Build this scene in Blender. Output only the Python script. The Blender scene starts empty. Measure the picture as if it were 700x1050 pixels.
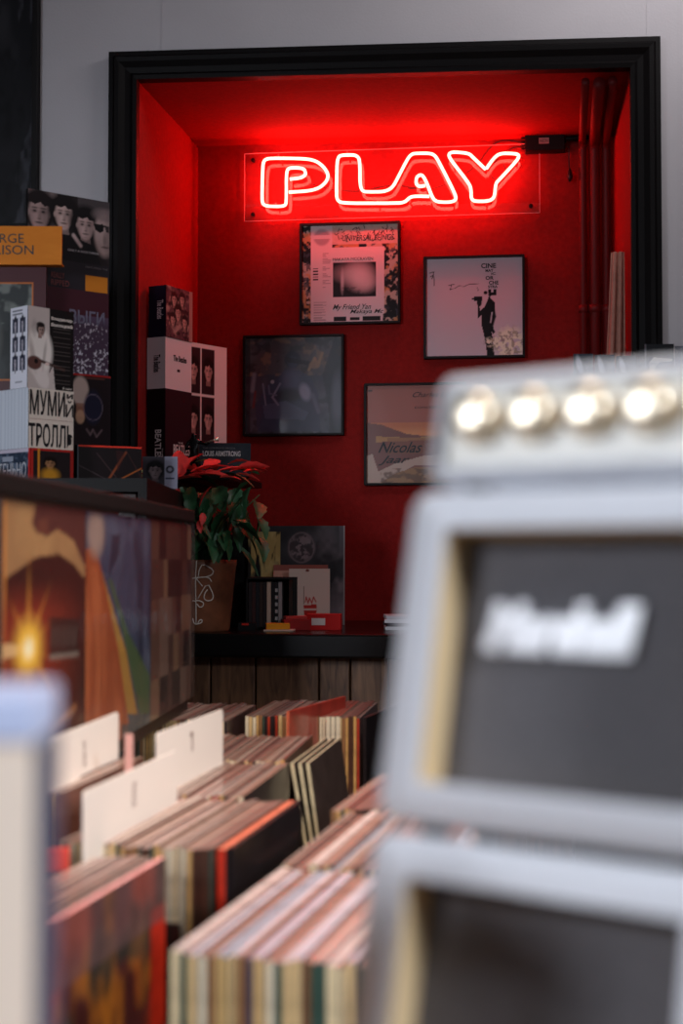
import bpy, math, random
import numpy as np
from mathutils import Vector, Matrix
R = math.radians
random.seed(7)
sc = bpy.context.scene
col = sc.collection

# ------------------------------------------------------------------ camera
CAM = Vector((0, 0, 1.25)); FPX = 50 / 24 * 700; HOR = 572
TILT = math.atan((HOR - 525) / FPX)
cd = bpy.data.cameras.new('camera'); cam = bpy.data.objects.new('camera', cd); col.objects.link(cam)
cam.location = CAM; cam.rotation_euler = (R(90) + TILT, 0, 0)
cd.sensor_fit = 'HORIZONTAL'; cd.sensor_width = 24; cd.sensor_height = 36; cd.lens = 50
cd.clip_start = 0.02; cd.dof.use_dof = True; cd.dof.focus_distance = 4.35; cd.dof.aperture_fstop = 3.9
sc.camera = cam
sc.view_settings.view_transform = 'Standard'; sc.view_settings.look = 'None'
sc.view_settings.gamma = 1; sc.view_settings.use_curve_mapping = False
sc.view_settings.exposure = 0.0
# ------------------------------------------------------------------ light
w_ = bpy.data.worlds.new('world'); sc.world = w_; w_.use_nodes = True
w_.node_tree.nodes['Background'].inputs[0].default_value = (0.62, 0.72, 1.0, 1)
w_.node_tree.nodes['Background'].inputs[1].default_value = 0.08
def area(name, loc, target, sx, sy, power, colour, spread=180):
    l = bpy.data.lights.new(name, 'AREA'); l.shape = 'RECTANGLE'; l.size = sx; l.size_y = sy
    l.energy = power; l.color = colour; l.spread = R(spread)
    o = bpy.data.objects.new(name, l); col.objects.link(o); o.location = loc
    o.rotation_euler = (Vector(target) - Vector(loc)).to_track_quat('-Z', 'Y').to_euler(); return o
area('window_daylight', (-1.75, -0.35, 2.15), (0.1, 0.65, 1.12), 0.30, 0.30, 5.0, (0.84, 0.90, 1.0), 80)
area('window_daylight_right', (1.5, -0.75, 2.25), (0.1, 0.65, 1.12), 0.40, 0.40, 10.0, (0.90, 0.93, 1.0), 80)
area('ceiling_lamp_over_records', (0.35, 1.5, 2.95), (0.0, 1.7, 0.9), 0.7, 0.7, 23, (1.0, 0.83, 0.70), 85)
area('shop_window_behind', (-2.3, -0.6, 1.9), (-0.75, 3.5, 1.5), 0.8, 0.8, 5.5, (0.84, 0.9, 1.0), 50)
area('shop_window_far', (1.9, -2.2, 2.3), (0, 4, 1.5), 1.2, 1.0, 2.5, (0.84, 0.9, 1.0))
area('added_wall_wash', (0.9, 3.15, 3.22), (0.45, 3.95, 2.3), 0.9, 0.3, 8, (0.97, 0.93, 0.95))  # unseen light added to brighten the grey wall above the niche

# ------------------------------------------------------------------ helpers
def lin(c):
    c = np.asarray(c, float) / 255.0
    return np.where(c <= .04045, c / 12.92, ((c + .055) / 1.055) ** 2.4)
def L(r, g, b): return tuple(float(x) for x in lin((r, g, b)))
def ray(x, y):
    cx = (x - 350) / FPX; cy = (525 - y) / FPX
    return Vector((cx, math.cos(TILT) - cy * math.sin(TILT), math.sin(TILT) + cy * math.cos(TILT)))
def at(x, y, d):                    # world point at forward distance d
    r = ray(x, y); return CAM + r * (d / r.y)
A = R(7); T = Vector((math.cos(A), -math.sin(A), 0)); N = Vector((math.sin(A), math.cos(A), 0))
D1 = 3.90; DEPTH = 0.72
def W(u, w, z): return T * u + N * (D1 + w) + Vector((0, 0, z))
def wall(x, y, w=0.0):              # point on the plane parallel to the wall -> (u, z)
    r = ray(x, y); t = (D1 + w) / r.dot(N); p = CAM + r * t
    return p.dot(T), p.z

def mat(name, c, rough=.6, metal=0., coat=0., attr=False, bump=0., bscale=60., noise=0., nscale=20., emis=None, es=0., coat_rough=.08, spec=.5, tex='noise', bdist=.002):
    m = bpy.data.materials.new(name); m.use_nodes = True; nt = m.node_tree; b = nt.nodes['Principled BSDF']
    b.inputs['Base Color'].default_value = (*c, 1); b.inputs['Roughness'].default_value = rough
    b.inputs['Metallic'].default_value = metal; b.inputs['Coat Weight'].default_value = coat
    b.inputs['Coat Roughness'].default_value = coat_rough; b.inputs['Specular IOR Level'].default_value = spec
    tc = nt.nodes.new('ShaderNodeTexCoord')
    src = None
    if attr:
        a = nt.nodes.new('ShaderNodeVertexColor'); a.layer_name = 'Col'; src = a.outputs[0]
        nt.links.new(src, b.inputs['Base Color'])
    if noise:
        n = nt.nodes.new('ShaderNodeTexNoise'); n.inputs['Scale'].default_value = nscale; n.inputs['Detail'].default_value = 5
        nt.links.new(tc.outputs['Object'], n.inputs['Vector'])
        mr = nt.nodes.new('ShaderNodeMapRange'); mr.inputs[1].default_value = .3; mr.inputs[2].default_value = .7
        mr.inputs[3].default_value = 1 - noise; mr.inputs[4].default_value = 1 + noise
        nt.links.new(n.outputs[0], mr.inputs[0])
        mx = nt.nodes.new('ShaderNodeVectorMath'); mx.operation = 'SCALE'
        if src: nt.links.new(src, mx.inputs[0])
        else: mx.inputs[0].default_value = c
        nt.links.new(mr.outputs[0], mx.inputs['Scale']); nt.links.new(mx.outputs[0], b.inputs['Base Color'])
    if bump:
        if tex == 'noise':
            n = nt.nodes.new('ShaderNodeTexNoise'); n.inputs['Scale'].default_value = bscale; n.inputs['Detail'].default_value = 2
            out = n.outputs[0]
        else:
            n = nt.nodes.new('ShaderNodeTexVoronoi'); n.inputs['Scale'].default_value = bscale; out = n.outputs[0]
        nt.links.new(tc.outputs['Object'], n.inputs['Vector'])
        bm = nt.nodes.new('ShaderNodeBump'); bm.inputs['Strength'].default_value = bump; bm.inputs['Distance'].default_value = bdist
        nt.links.new(out, bm.inputs['Height']); nt.links.new(bm.outputs[0], b.inputs['Normal'])
        if coat: nt.links.new(bm.outputs[0], b.inputs['Coat Normal'])
    if emis:
        b.inputs['Emission Color'].default_value = (*emis, 1); b.inputs['Emission Strength'].default_value = es
    return m

def wood(name, c1, c2, rough=.5, sx=30, sz=2.5, axis='z'):
    m = mat(name, c1, rough); nt = m.node_tree; b = nt.nodes['Principled BSDF']
    tc = nt.nodes.new('ShaderNodeTexCoord'); mp = nt.nodes.new('ShaderNodeMapping')
    mp.inputs['Scale'].default_value = (sx, sx, sz) if axis == 'z' else (sz, sx, sx)
    n = nt.nodes.new('ShaderNodeTexNoise'); n.inputs['Scale'].default_value = 1; n.inputs['Detail'].default_value = 6; n.inputs['Distortion'].default_value = 1.2
    cr = nt.nodes.new('ShaderNodeValToRGB'); cr.color_ramp.elements[0].position = .3; cr.color_ramp.elements[1].position = .7
    cr.color_ramp.elements[0].color = (*c1, 1); cr.color_ramp.elements[1].color = (*c2, 1)
    nt.links.new(tc.outputs['Object'], mp.inputs[0]); nt.links.new(mp.outputs[0], n.inputs['Vector'])
    nt.links.new(n.outputs[0], cr.inputs[0]); nt.links.new(cr.outputs[0], b.inputs['Base Color']); return m

M = {}
M['print'] = mat('printed_card', (1, 1, 1), .6, attr=True, spec=.18)
M['gloss'] = mat('glossy_print', (1, 1, 1), .5, attr=True, coat=.05, coat_rough=.2, spec=.2)
M['plastic'] = mat('print_in_plastic_sleeve', (1, 1, 1), .4, attr=True, coat=1.0, coat_rough=.06, bump=.22, bscale=4, bdist=.02)
M['flat'] = mat('flat_colour', (1, 1, 1), .6, attr=True)
M['sleeve'] = mat('record_sleeve', (1, 1, 1), .32, attr=True, coat=.5, coat_rough=.15, noise=.25, nscale=35)
M['black'] = mat('black_paint', L(12, 9, 10), .55, spec=.25)
M['blackgloss'] = mat('black_lacquer', L(12, 9, 9), .25, bump=.15, bscale=25, spec=.35)
M['frame'] = mat('dark_moulding', L(11, 7, 8), .55, bump=.2, bscale=90, spec=.15)
M['ink'] = mat('black_ink', (.008, .008, .01), .5)
M['white'] = mat('white_card', L(232, 226, 218), .5)
M['whiteplastic'] = mat('white_plastic', L(225, 225, 230), .25)
M['greywall'] = mat('grey_wall_paint', L(196, 192, 196), .75, noise=.05, nscale=3, bump=.2, bscale=160)
M['redwall'] = mat('red_wall_fabric', L(144, 28, 25), .85, noise=.12, nscale=70, bump=.5, bscale=260, spec=.2)
M['redpaint'] = mat('red_gloss_paint', L(112, 14, 14), .6, bump=.1, bscale=40)
M['ceil'] = mat('ceiling_white', L(190, 188, 185), .8, noise=.04)
M['floor'] = wood('floor_boards', L(70, 50, 38), L(105, 78, 58), .4, 8, 1.2, 'x')
M['panel'] = wood('brown_panelling', L(80, 52, 35), L(138, 98, 68), .5, 45, 6)
M['darkwood'] = wood('dark_wood', L(22, 16, 15), L(40, 29, 25), .4, 40, 4)
M['birch'] = wood('light_wood', L(150, 118, 84), L(182, 148, 108), .5, 30, 3)
M['metal'] = mat('brushed_steel', L(180, 180, 185), .3, 1)
M['gold'] = mat('brass', L(255, 240, 214), .36, 1)
M['vinyl'] = mat('silver_vinyl', L(226, 228, 234), .45, bump=.4, bscale=500, tex='v')
M['cloth'] = mat('grille_cloth', L(100, 98, 102), .85, noise=.2, nscale=350, bump=.5, bscale=600)
M['goldtrim'] = mat('gold_piping', L(206, 182, 142), .5, bump=.3, bscale=300)
M['cream'] = mat('cream_panel', L(252, 248, 236), .35)
M['cable'] = mat('dark_cable', L(30, 16, 18), .5)
M['neon'] = mat('neon_tube_lit', (1, .5, .4), .3, emis=(1.0, .029, .021), es=52)
M['tubecap'] = mat('tube_support_glass', L(230, 140, 130), .2)
M['leaf'] = mat('green_leaf', L(44, 92, 58), .45, noise=.35, nscale=30, bump=.2, bscale=60)
M['bract'] = mat('red_bract', L(228, 62, 58), .5, noise=.25, nscale=40)
M['pale'] = mat('pale_leaf', L(170, 175, 110), .5, noise=.2, nscale=40)
M['stem'] = mat('stem', L(70, 80, 40), .6)
M['soil'] = mat('soil', L(28, 20, 16), .9)
M['pot'] = mat('brown_pot', L(126, 76, 50), .55, noise=.5, nscale=14, bump=.6, bscale=30)
M['chalk'] = mat('white_line_paint', L(235, 225, 215), .6)
M['linen'] = mat('pale_pleated_cloth', L(186, 132, 116), .8, noise=.12, nscale=60)
def acrylic(glow_haze=.006):
    m = bpy.data.materials.new('clear_acrylic'); m.use_nodes = True; nt = m.node_tree; nt.nodes.clear()
    o = nt.nodes.new('ShaderNodeOutputMaterial'); mx = nt.nodes.new('ShaderNodeMixShader')
    t = nt.nodes.new('ShaderNodeBsdfTransparent'); g = nt.nodes.new('ShaderNodeBsdfGlossy'); pass
    g.inputs['Roughness'].default_value = .0
    t.inputs[0].default_value = (.97, .95, .95, 1)
    mx.inputs[0].default_value = .06; nt.links.new(t.outputs[0], mx.inputs[1]); nt.links.new(g.outputs[0], mx.inputs[2])
    df = nt.nodes.new('ShaderNodeBsdfDiffuse'); df.inputs[0].default_value = (.9, .6, .6, 1); m2 = nt.nodes.new('ShaderNodeMixShader'); m2.inputs[0].default_value = glow_haze  # faint pinkish diffuse share mixed in to imitate the plate's glow
    nt.links.new(mx.outputs[0], m2.inputs[1]); nt.links.new(df.outputs[0], m2.inputs[2]); nt.links.new(m2.outputs[0], o.inputs[0]); return m
M['acrylic'] = acrylic()

class MB:
    def __init__(s): s.v = []; s.f = []; s.m = []; s.c = []
    def add(s, v, f, m=0, c=(.8, .8, .8), X=None, vc=None):
        o = len(s.v); s.v += [tuple(X @ Vector(p)) if X else tuple(p) for p in v]
        for k in f:
            s.f.append([i + o for i in k]); s.m.append(m); s.c.append([vc[i] for i in k] if vc is not None else [c] * len(k))
        return s
    def box(s, x0, x1, y0, y1, z0, z1, m=0, c=(.8, .8, .8), X=None, cs=None):
        v = [(x, y, z) for x in (x0, x1) for y in (y0, y1) for z in (z0, z1)]
        F = [(0, 1, 3, 2), (4, 6, 7, 5), (0, 4, 5, 1), (2, 3, 7, 6), (1, 5, 7, 3), (0, 2, 6, 4)]  # -x +x -y +y +z -z
        for i, k in enumerate(F): s.add([v[j] for j in k], [(0, 1, 2, 3)], m, cs[i] if cs else c, X)
        return s
    def tube(s, P, r, m=0, n=8, closed=False, c=(.8, .8, .8), X=None, caps=True):
        P = [Vector(p) for p in P]; k = len(P); v = []; rr = r if isinstance(r, (list, tuple)) else [r] * k
        up = None
        for i, p in enumerate(P):
            a = P[(i - 1) % k] if (closed or i > 0) else p; b = P[(i + 1) % k] if (closed or i < k - 1) else p
            d = (b - a).normalized()
            if up is None: up = d.orthogonal().normalized()
            up = (up - d * up.dot(d)); up = up.normalized() if up.length > 1e-6 else d.orthogonal().normalized()
            q = d.cross(up)
            for j in range(n):
                t = 2 * math.pi * j / n; v.append(p + (up * math.cos(t) + q * math.sin(t)) * rr[i])
        f = []
        for i in range(k if closed else k - 1):
            for j in range(n):
                f.append((i * n + j, i * n + (j + 1) % n, ((i + 1) % k) * n + (j + 1) % n, ((i + 1) % k) * n + j))
        if not closed and caps: f.append(tuple(range(n - 1, -1, -1))); f.append(tuple((k - 1) * n + j for j in range(n)))
        return s.add(v, f, m, c, X)
    def lathe(s, prof, m=0, n=32, c=(.8, .8, .8), X=None):
        v = []; f = []
        for r, z in prof:
            for j in range(n): v.append((r * math.cos(2 * math.pi * j / n), r * math.sin(2 * math.pi * j / n), z))
        for i in range(len(prof) - 1):
            for j in range(n): f.append((i * n + j, i * n + (j + 1) % n, (i + 1) * n + (j + 1) % n, (i + 1) * n + j))
        f.append(tuple(range(n - 1, -1, -1))); f.append(tuple((len(prof) - 1) * n + j for j in range(n)))
        return s.add(v, f, m, c, X)
    def art(s, a, x0, x1, z0, z1, y=0., m=0, X=None):       # a painted surface facing -y
        h, w = a.C.shape[:2]
        v = [(x0 + (x1 - x0) * i / (w - 1), y, z0 + (z1 - z0) * j / (h - 1)) for j in range(h) for i in range(w)]
        vc = [tuple(q) for q in a.C.reshape(-1, 3)]
        f = [(j * w + i, j * w + i + 1, (j + 1) * w + i + 1, (j + 1) * w + i) for j in range(h - 1) for i in range(w - 1)]
        return s.add(v, f, m, X=X, vc=vc)
    def text(s, t, x0, x1, z0, z1, y=-.0006, m=1, c=(.01, .01, .01), X=None, shear=0., bold=0., th=.0004, rot=False):
        me = text_mesh(t, shear, bold)
        P = np.array([v.co[:] for v in me.vertices]);
        if len(P) == 0: return s
        lo = P.min(0); hi = P.max(0); q = []
        for p in P:
            a = (p[0] - lo[0]) / max(hi[0] - lo[0], 1e-6); b = (p[1] - lo[1]) / max(hi[1] - lo[1], 1e-6); d = (p[2] - lo[2]) / max(hi[2] - lo[2], 1e-6)
            if rot: q.append((x0 + (x1 - x0) * b, y - th * d, z1 - (z1 - z0) * a))     # reads downwards
            else: q.append((x0 + (x1 - x0) * a, y - th * d, z0 + (z1 - z0) * b))
        return s.add(q, [tuple(f.vertices) for f in me.polygons], m, c, X)
    def build(s, name, mats, parent=None, smooth=False, bevel=0., seg=2):
        me = bpy.data.meshes.new(name); me.from_pydata(s.v, [], s.f)
        for k in mats: me.materials.append(M[k])
        me.polygons.foreach_set('material_index', s.m)
        ca = me.color_attributes.new('Col', 'FLOAT_COLOR', 'CORNER')
        flat = np.ones((len(me.loops), 4), np.float32); flat[:, :3] = np.array([x for k in s.c for x in k], np.float32)
        ca.data.foreach_set('color', flat.ravel())
        if smooth: me.polygons.foreach_set('use_smooth', [True] * len(me.polygons))
        me.update()
        o = bpy.data.objects.new(name, me); col.objects.link(o)
        if parent: o.parent = parent
        if bevel:
            b = o.modifiers.new('bevel', 'BEVEL'); b.width = bevel; b.segments = seg; b.limit_method = 'ANGLE'
            wn = o.modifiers.new('weld', 'WELD'); wn.merge_threshold = 1e-5
            o.modifiers.move(1, 0)
        return o
_tc = {}
def text_mesh(t, shear=0., bold=0.):
    k = (t, shear, bold)
    if k not in _tc:
        c = bpy.data.curves.new('t', 'FONT'); c.body = t; c.size = 1; c.resolution_u = 3; c.shear = shear; c.offset = bold; c.extrude = .02
        c.align_x = 'CENTER'
        o = bpy.data.objects.new('t', c); col.objects.link(o); dg = bpy.context.evaluated_depsgraph_get()
        _tc[k] = bpy.data.meshes.new_from_object(o.evaluated_get(dg)); bpy.data.objects.remove(o); bpy.data.curves.remove(c)
    return _tc[k]

def tag(o, label=None, cat=None, group=None, kind=None):
    if label: o['label'] = label
    if cat: o['category'] = cat
    if group: o['group'] = group
    if kind: o['kind'] = kind
    return o
def thing(name, label, cat, loc=(0, 0, 0), rot=(0, 0, 0), group=None):
    o = bpy.data.objects.new(name, None); o.empty_display_size = .05; col.objects.link(o); o.location = loc; o.rotation_euler = rot
    return tag(o, label, cat, group)
def struct(o, label=None): return tag(o, label, None, None, 'structure')
def wthing(name, label, cat, u, w, z, yaw=0., group=None, lean=0.):   # stands in the wall's own frame
    return thing(name, label, cat, W(u, w, z), (lean, 0, -A + yaw), group)

class Art:
    def __init__(s, w, h, base, seed=1):
        s.C = np.tile(np.array(lin(base), float), (h, w, 1)); s.w = w; s.h = h; s.rg = np.random.RandomState(seed)
        s.U, s.V = np.meshgrid(np.linspace(0, 1, w), np.linspace(0, 1, h))
    def put(s, mask, c, a=1.):
        k = (np.clip(mask, 0, 1) * a)[..., None]; s.C = s.C * (1 - k) + np.array(lin(c)) * k; return s
    def rect(s, u0, v0, u1, v1, c, a=1.):
        return s.put(((s.U >= u0) & (s.U <= u1) & (s.V >= v0) & (s.V <= v1)).astype(float), c, a)
    def ell(s, cu, cv, ru, rv, c, a=1., soft=.15, ang=0.):
        x = s.U - cu; y = s.V - cv; x, y = x * math.cos(ang) + y * math.sin(ang), -x * math.sin(ang) + y * math.cos(ang)
        d = np.sqrt((x / ru) ** 2 + (y / rv) ** 2); return s.put((1 + soft - d) / (2 * soft + 1e-6), c, a)
    def ring(s, cu, cv, r, t, c, a=1.):
        d = np.sqrt((s.U - cu) ** 2 + (s.V - cv) ** 2); return s.put(1.5 - np.abs(d - r) / t, c, a)
    def poly(s, P, c, a=1.):
        ins = np.zeros_like(s.U, bool); n = len(P); j = n - 1
        for i in range(n):
            xi, yi = P[i]; xj, yj = P[j]
            if abs(yj - yi) > 1e-9:
                ins ^= ((yi > s.V) != (yj > s.V)) & (s.U < (xj - xi) * (s.V - yi) / (yj - yi) + xi)
            j = i
        return s.put(ins.astype(float), c, a)
    def line(s, P, t, c, a=1.):
        for (x0, y0), (x1, y1) in zip(P[:-1], P[1:]):
            dx, dy = x1 - x0, y1 - y0; q = np.clip(((s.U - x0) * dx + (s.V - y0) * dy) / (dx * dx + dy * dy + 1e-9), 0, 1)
            d = np.hypot(s.U - x0 - q * dx, s.V - y0 - q * dy); s.put(1.5 - d / t, c, a)
        return s
    def vn(s, k, l=None):
        l = l or k; g = s.rg.rand(l + 2, k + 2); x = s.U * k; y = s.V * l; i = x.astype(int); j = y.astype(int); fx = x - i; fy = y - j
        fx = fx * fx * (3 - 2 * fx); fy = fy * fy * (3 - 2 * fy)
        return (g[j, i] * (1 - fx) + g[j, i + 1] * fx) * (1 - fy) + (g[j + 1, i] * (1 - fx) + g[j + 1, i + 1] * fx) * fy
    def fbm(s, k, l=None):
        l = l or k; return (s.vn(k, l) * .5 + s.vn(k * 2, l * 2) * .3 + s.vn(k * 4, l * 4) * .2)
    def cloud(s, k, c, lo=.5, hi=.7, a=1., l=None, mask=None):
        q = np.clip((s.fbm(k, l) - lo) / (hi - lo), 0, 1)
        if mask is not None: q = q * mask
        return s.put(q, c, a)
    def R(s, u0, v0, u1, v1): return ((s.U >= u0) & (s.U <= u1) & (s.V >= v0) & (s.V <= v1)).astype(float)
    def face(s, cu, cv, r, skin, hair, dark=(20, 14, 16), aspect=1.35, hr=1.3):
        s.ell(cu, cv + r * .20, r * hr, r * aspect * 1.12, hair, 1, .15)
        s.poly([(cu - r * .4, cv - r * .7), (cu + r * .4, cv - r * .7), (cu + r * .55, cv - r * 1.7), (cu - r * .55, cv - r * 1.7)], tuple(int(q * .72) for q in skin), .9)
        s.ell(cu, cv + r * .05, r * .78, r * aspect * .80, skin, 1, .15); s.ell(cu, cv - r * .55, r * .55, r * aspect * .45, skin, 1, .2)
        for q in (-1, 1): s.ell(cu + q * r * .8, cv - r * .02, r * .12, r * .22, skin, .8, .3)
        s.ell(cu + r * .55, cv - r * .15, r * .42, r * aspect * .8, dark, .4, .6); s.ell(cu - r * .75, cv - r * .4, r * .3, r * .6, dark, .25, .6)
        for q in (-.33, .33):
            s.ell(cu + q * r, cv + r * .10, r * .24, r * .14, dark, .45, .6); s.ell(cu + q * r, cv + r * .10, r * .13, r * .07, dark, .9, .4); s.ell(cu + q * r, cv + r * .33, r * .27, r * .06, dark, .7, .4)
        s.ell(cu + r * .06, cv - r * .22, r * .13, r * .26, dark, .3, .6); s.ell(cu, cv - r * .40, r * .15, r * .05, dark, .5, .5)
        s.ell(cu, cv - r * .66, r * .3, r * .07, dark, .75, .4); s.ell(cu, cv - r * .95, r * .2, r * .06, dark, .25, .6)
        s.poly([(cu - r * .95, cv + r * .1), (cu - r * .75, cv + r * .7), (cu - r * .3, cv + r * .55), (cu + r * .1, cv + r * .75), (cu + r * .4, cv + r * .5), (cu + r * .8, cv + r * .55), (cu + r * .98, cv + r * .1), (cu + r * 1.05, cv + r * 1.1), (cu, cv + r * 1.5), (cu - r * 1.05, cv + r * 1.1)], hair); return s

# ================================================================== structure
# niche corners
uL0, zT0L = wall(143, 85, 0); uR0, zT0R = wall(645, 73, 0)
uL1, zT1L = wall(203, 150, DEPTH); uR1, zT1R = wall(628, 141, DEPTH)
uo0, zo0 = wall(112, 52, -.03); uo1, zo1 = wall(679, 38, -.03)
zLed = wall(300, 650, -.12)[1]; zLedB = wall(300, 675, -.12)[1]
def quad(name, P, m, label):
    return struct(MB().add(P, [(0, 1, 2, 3)]).build(name, [m]), label)
def slabq(mb, a, b, c, d, off):      # thick four-sided slab, a..d world points, off = thickness vector
    P = [a, b, c, d]; Q = [p + off for p in P]
    mb.add(P + Q, [(0, 1, 2, 3), (7, 6, 5, 4), (0, 4, 5, 1), (1, 5, 6, 2), (2, 6, 7, 3), (3, 7, 4, 0)])
    return mb
zc = 3.3
th = N * .12
m = MB()
OB = .04
slabq(m, W(-2.9, 0, 0), W(uL0 - OB, 0, 0), W(uL0 - OB, 0, zc), W(-2.9, 0, zc), th)
slabq(m, W(uR0 + OB, 0, 0), W(2.6, 0, 0), W(2.6, 0, zc), W(uR0 + OB, 0, zc), th)
slabq(m, W(uL0 - OB, 0, zT0L + OB), W(uR0 + OB, 0, zT0R + OB), W(uR0 + OB, 0, zc), W(uL0 - OB, 0, zc), th)
struct(m.build('wall_front', ['greywall']), 'plain grey painted wall around the red niche')
# vertical joint lines of the wall covering
for k, (x, y0) in enumerate(((166, -10), (663, -10))):
    u, _ = wall(x, 20, 0); m = MB(); slabq(m, W(u - .0015, -.0012, zo1 + .01), W(u + .0015, -.0012, zo1 + .01), W(u + .0015, -.0012, zc), W(u - .0015, -.0012, zc), N * .001)
    struct(m.build('trim_%d' % (k + 3), ['greywall']), 'thin joint strip in the grey wall above the niche')
m = MB(); slabq(m, W(uL0 - .2, DEPTH, zLed - .1), W(uR0 + .25, DEPTH, zLed - .1), W(uR0 + .25, DEPTH, zT0L + .1), W(uL0 - .2, DEPTH, zT0L + .1), N * .05)
struct(m.build('wall_niche_back', ['redwall']), 'red back wall of the lit niche')
m = MB(); slabq(m, W(uL0, 0, zLed - .1), W(uL1, DEPTH, zLed - .1), W(uL1, DEPTH, zT0L + .02), W(uL0, 0, zT0L + .02), T * -.04)
struct(m.build('wall_niche_left', ['redwall']), 'red side wall of the niche beside the stacked box sets')
m = MB(); slabq(m, W(uR0, 0, zLed - .1), W(uR1, DEPTH, zLed - .1), W(uR1, DEPTH, zT0R + .02), W(uR0, 0, zT0R + .02), T * .04)
struct(m.build('wall_niche_right', ['redwall']), 'red side wall of the niche beside the pipes')
m = MB(); slabq(m, W(uL0, 0, zT0L), W(uR0, 0, zT0R), W(uR1 + .02, DEPTH, zT1R), W(uL1 - .02, DEPTH, zT1L), Vector((0, 0, .05)))
struct(m.build('ceiling_niche', ['redwall']), 'sloping red ceiling of the niche')
# black moulding around the opening
prof = [(0, .004), (0, -.030), (.012, -.034), (.020, -.026), (.036, -.030), (.052, -.040), (.064, -.042), (.070, -.036), (.083, -.036), (.083, .0)]
wid = abs(uo0 - uL0) / .083
m = MB(); k = len(prof)
pathi = [(uL0, zLed, -1, 0), (uL0, zT0L, -1, 1), (uR0, zT0R, 1, 1), (uR0, zLed, 1, 0)]
vv = []
for (u, z, su, sz) in pathi:
    for (s_, p_) in prof: vv.append(W(u + su * s_ * wid, p_, z + sz * s_ * wid))
ff = [(i * k + j, i * k + (j + 1) % k, (i + 1) * k + (j + 1) % k, (i + 1) * k + j) for i in range(3) for j in range(k)]
m.add(vv, ff + [tuple(range(k)), tuple(3 * k + j for j in range(k))])
struct(m.build('trim_1', ['frame']), 'wide black moulded frame around the red niche')
m = MB(); m.box(uL0 - .1, uR0 + .1, -.12, DEPTH, zLedB, zLed)
o = m.build('trim_2', ['blackgloss'], bevel=.006); o.location = N * D1; o.rotation_euler = (0, 0, -A); struct(o, 'black lacquered ledge at the foot of the niche')
# panelling below the ledge
m = MB(); u = uL0; cuts = [wall(x, 690, -.01)[0] for x in (60, 130, 216, 262, 327, 359, 398, 450, 505, 540, 600)] ; prev = uL0 - .02
for q in [c_ for c_ in cuts if c_ > uL0] + [uR0]:
    m.box(prev + .0025, q - .0025, -.012, .02, 0.1, zLedB - .002); prev = q
m.box(uL0, uR0, .01, .05, 0, zLedB - .004)
o = m.build('wall_lower', ['panel'], bevel=.003); o.location = N * D1; o.rotation_euler = (0, 0, -A); struct(o, 'dark brown vertical plank panelling under the ledge')
m = MB(); m.box(-3, 3.2, -3.2, 5.4, -.1, 0); struct(m.build('floor', ['floor']), 'brown floor boards')
m = MB(); m.box(-3, 3.2, -3.2, 5.4, zc, zc + .1); struct(m.build('ceiling', ['ceil']), 'white shop ceiling')
m = MB(); m.box(-3.1, -2.7, -3.2, 5.4, 0, zc); struct(m.build('wall_left', ['greywall']), 'grey side wall')
m = MB(); m.box(2.7, 3.2, -3.2, 5.4, 0, zc); struct(m.build('wall_right', ['greywall']), 'grey side wall')

# ================================================================== neon sign
wp = DEPTH - .016                     # plate
pu0, pz1 = wall(251, 158, wp); pu1, pz0 = wall(553, 218, wp)
sg = wthing('neon_sign', 'glowing red neon tube sign on a clear plate reading PLAY', 'neon sign', (pu0 + pu1) / 2, wp, (pz0 + pz1) / 2)
hu, hz = (pu1 - pu0) / 2, (pz1 - pz0) / 2
MB().box(-hu, hu, -.002, .002, -hz, hz).build('acrylic_plate', ['acrylic'], sg)
m = MB(); e_ = .0012
for q in ((-hu, hu, -hz - e_, -hz), (-hu, hu, hz, hz + e_), (-hu - e_, -hu, -hz, hz), (hu, hu + e_, -hz, hz)): m.box(q[0], q[1], -.002, .002, q[2], q[3], c=L(235, 190, 190))
m.build('painted_edge_glow', ['flat'], sg)  # pale pink bars imitate light glowing in the acrylic edges
for sx in (-1, 1):
    for sz in (-1, 1):
        if sx == 1 and sz == 1: pass
        MB().lathe([(.0045, -.008), (.0065, -.006), (.0065, 0), (.0035, 0), (.0035, .033)], X=Matrix.Translation((sx * (hu - .028), 0, sz * (hz - .022))) @ Matrix.Rotation(R(-90), 4, 'X')).build('screw', ['black'], sg, True)
wt = wp - .045
def npt(x, y):
    u, z = wall(x, y, wt); return (u - (pu0 + pu1) / 2, wt - wp, z - (pz0 + pz1) / 2)
k1 = .2571; k2 = .2857
def c1(P): return [(240 + x * k1, 140 + y * k1) for x, y in P]
def c2(P): return [(400 + x * k2, 120 + y * k2) for x, y in P]
def smooth_path(P, it=2):
    for _ in range(it):
        Q = [P[0]]
        for a, b in zip(P[:-1], P[1:]):
            Q += [tuple(a[i] * .78 + b[i] * .22 for i in range(2)), tuple(a[i] * .22 + b[i] * .78 for i in range(2))]
        P = Q + [P[-1]]
    return P
Ppath = c1([(222, 170), (268, 165), (287, 150), (278, 128), (248, 124), (215, 126), (208, 148), (208, 255), (205, 274), (185, 279), (130, 278), (113, 268), (111, 240), (114, 110), (122, 92), (145, 86), (285, 88), (325, 97), (355, 118), (376, 152), (368, 180), (340, 205), (300, 217), (218, 222)])
LApath = c1([(497, 100)])[:0]
LA = c2([(140, 285), (100, 284), (72, 286), (50, 308), (0, 309)]) + c1([(600, 266), (430, 266), (409, 252), (408, 210), (410, 100), (418, 78), (435, 74), (480, 73), (497, 84), (501, 110), (502, 195), (512, 219), (540, 221), (600, 220), (632, 203)]) + c2([(30, 212), (63, 148), (78, 132), (100, 130), (145, 130), (162, 140), (175, 162), (236, 282), (234, 300), (212, 306), (168, 305), (152, 292), (128, 228), (112, 205), (94, 215), (92, 240), (104, 250), (125, 246)])
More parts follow.
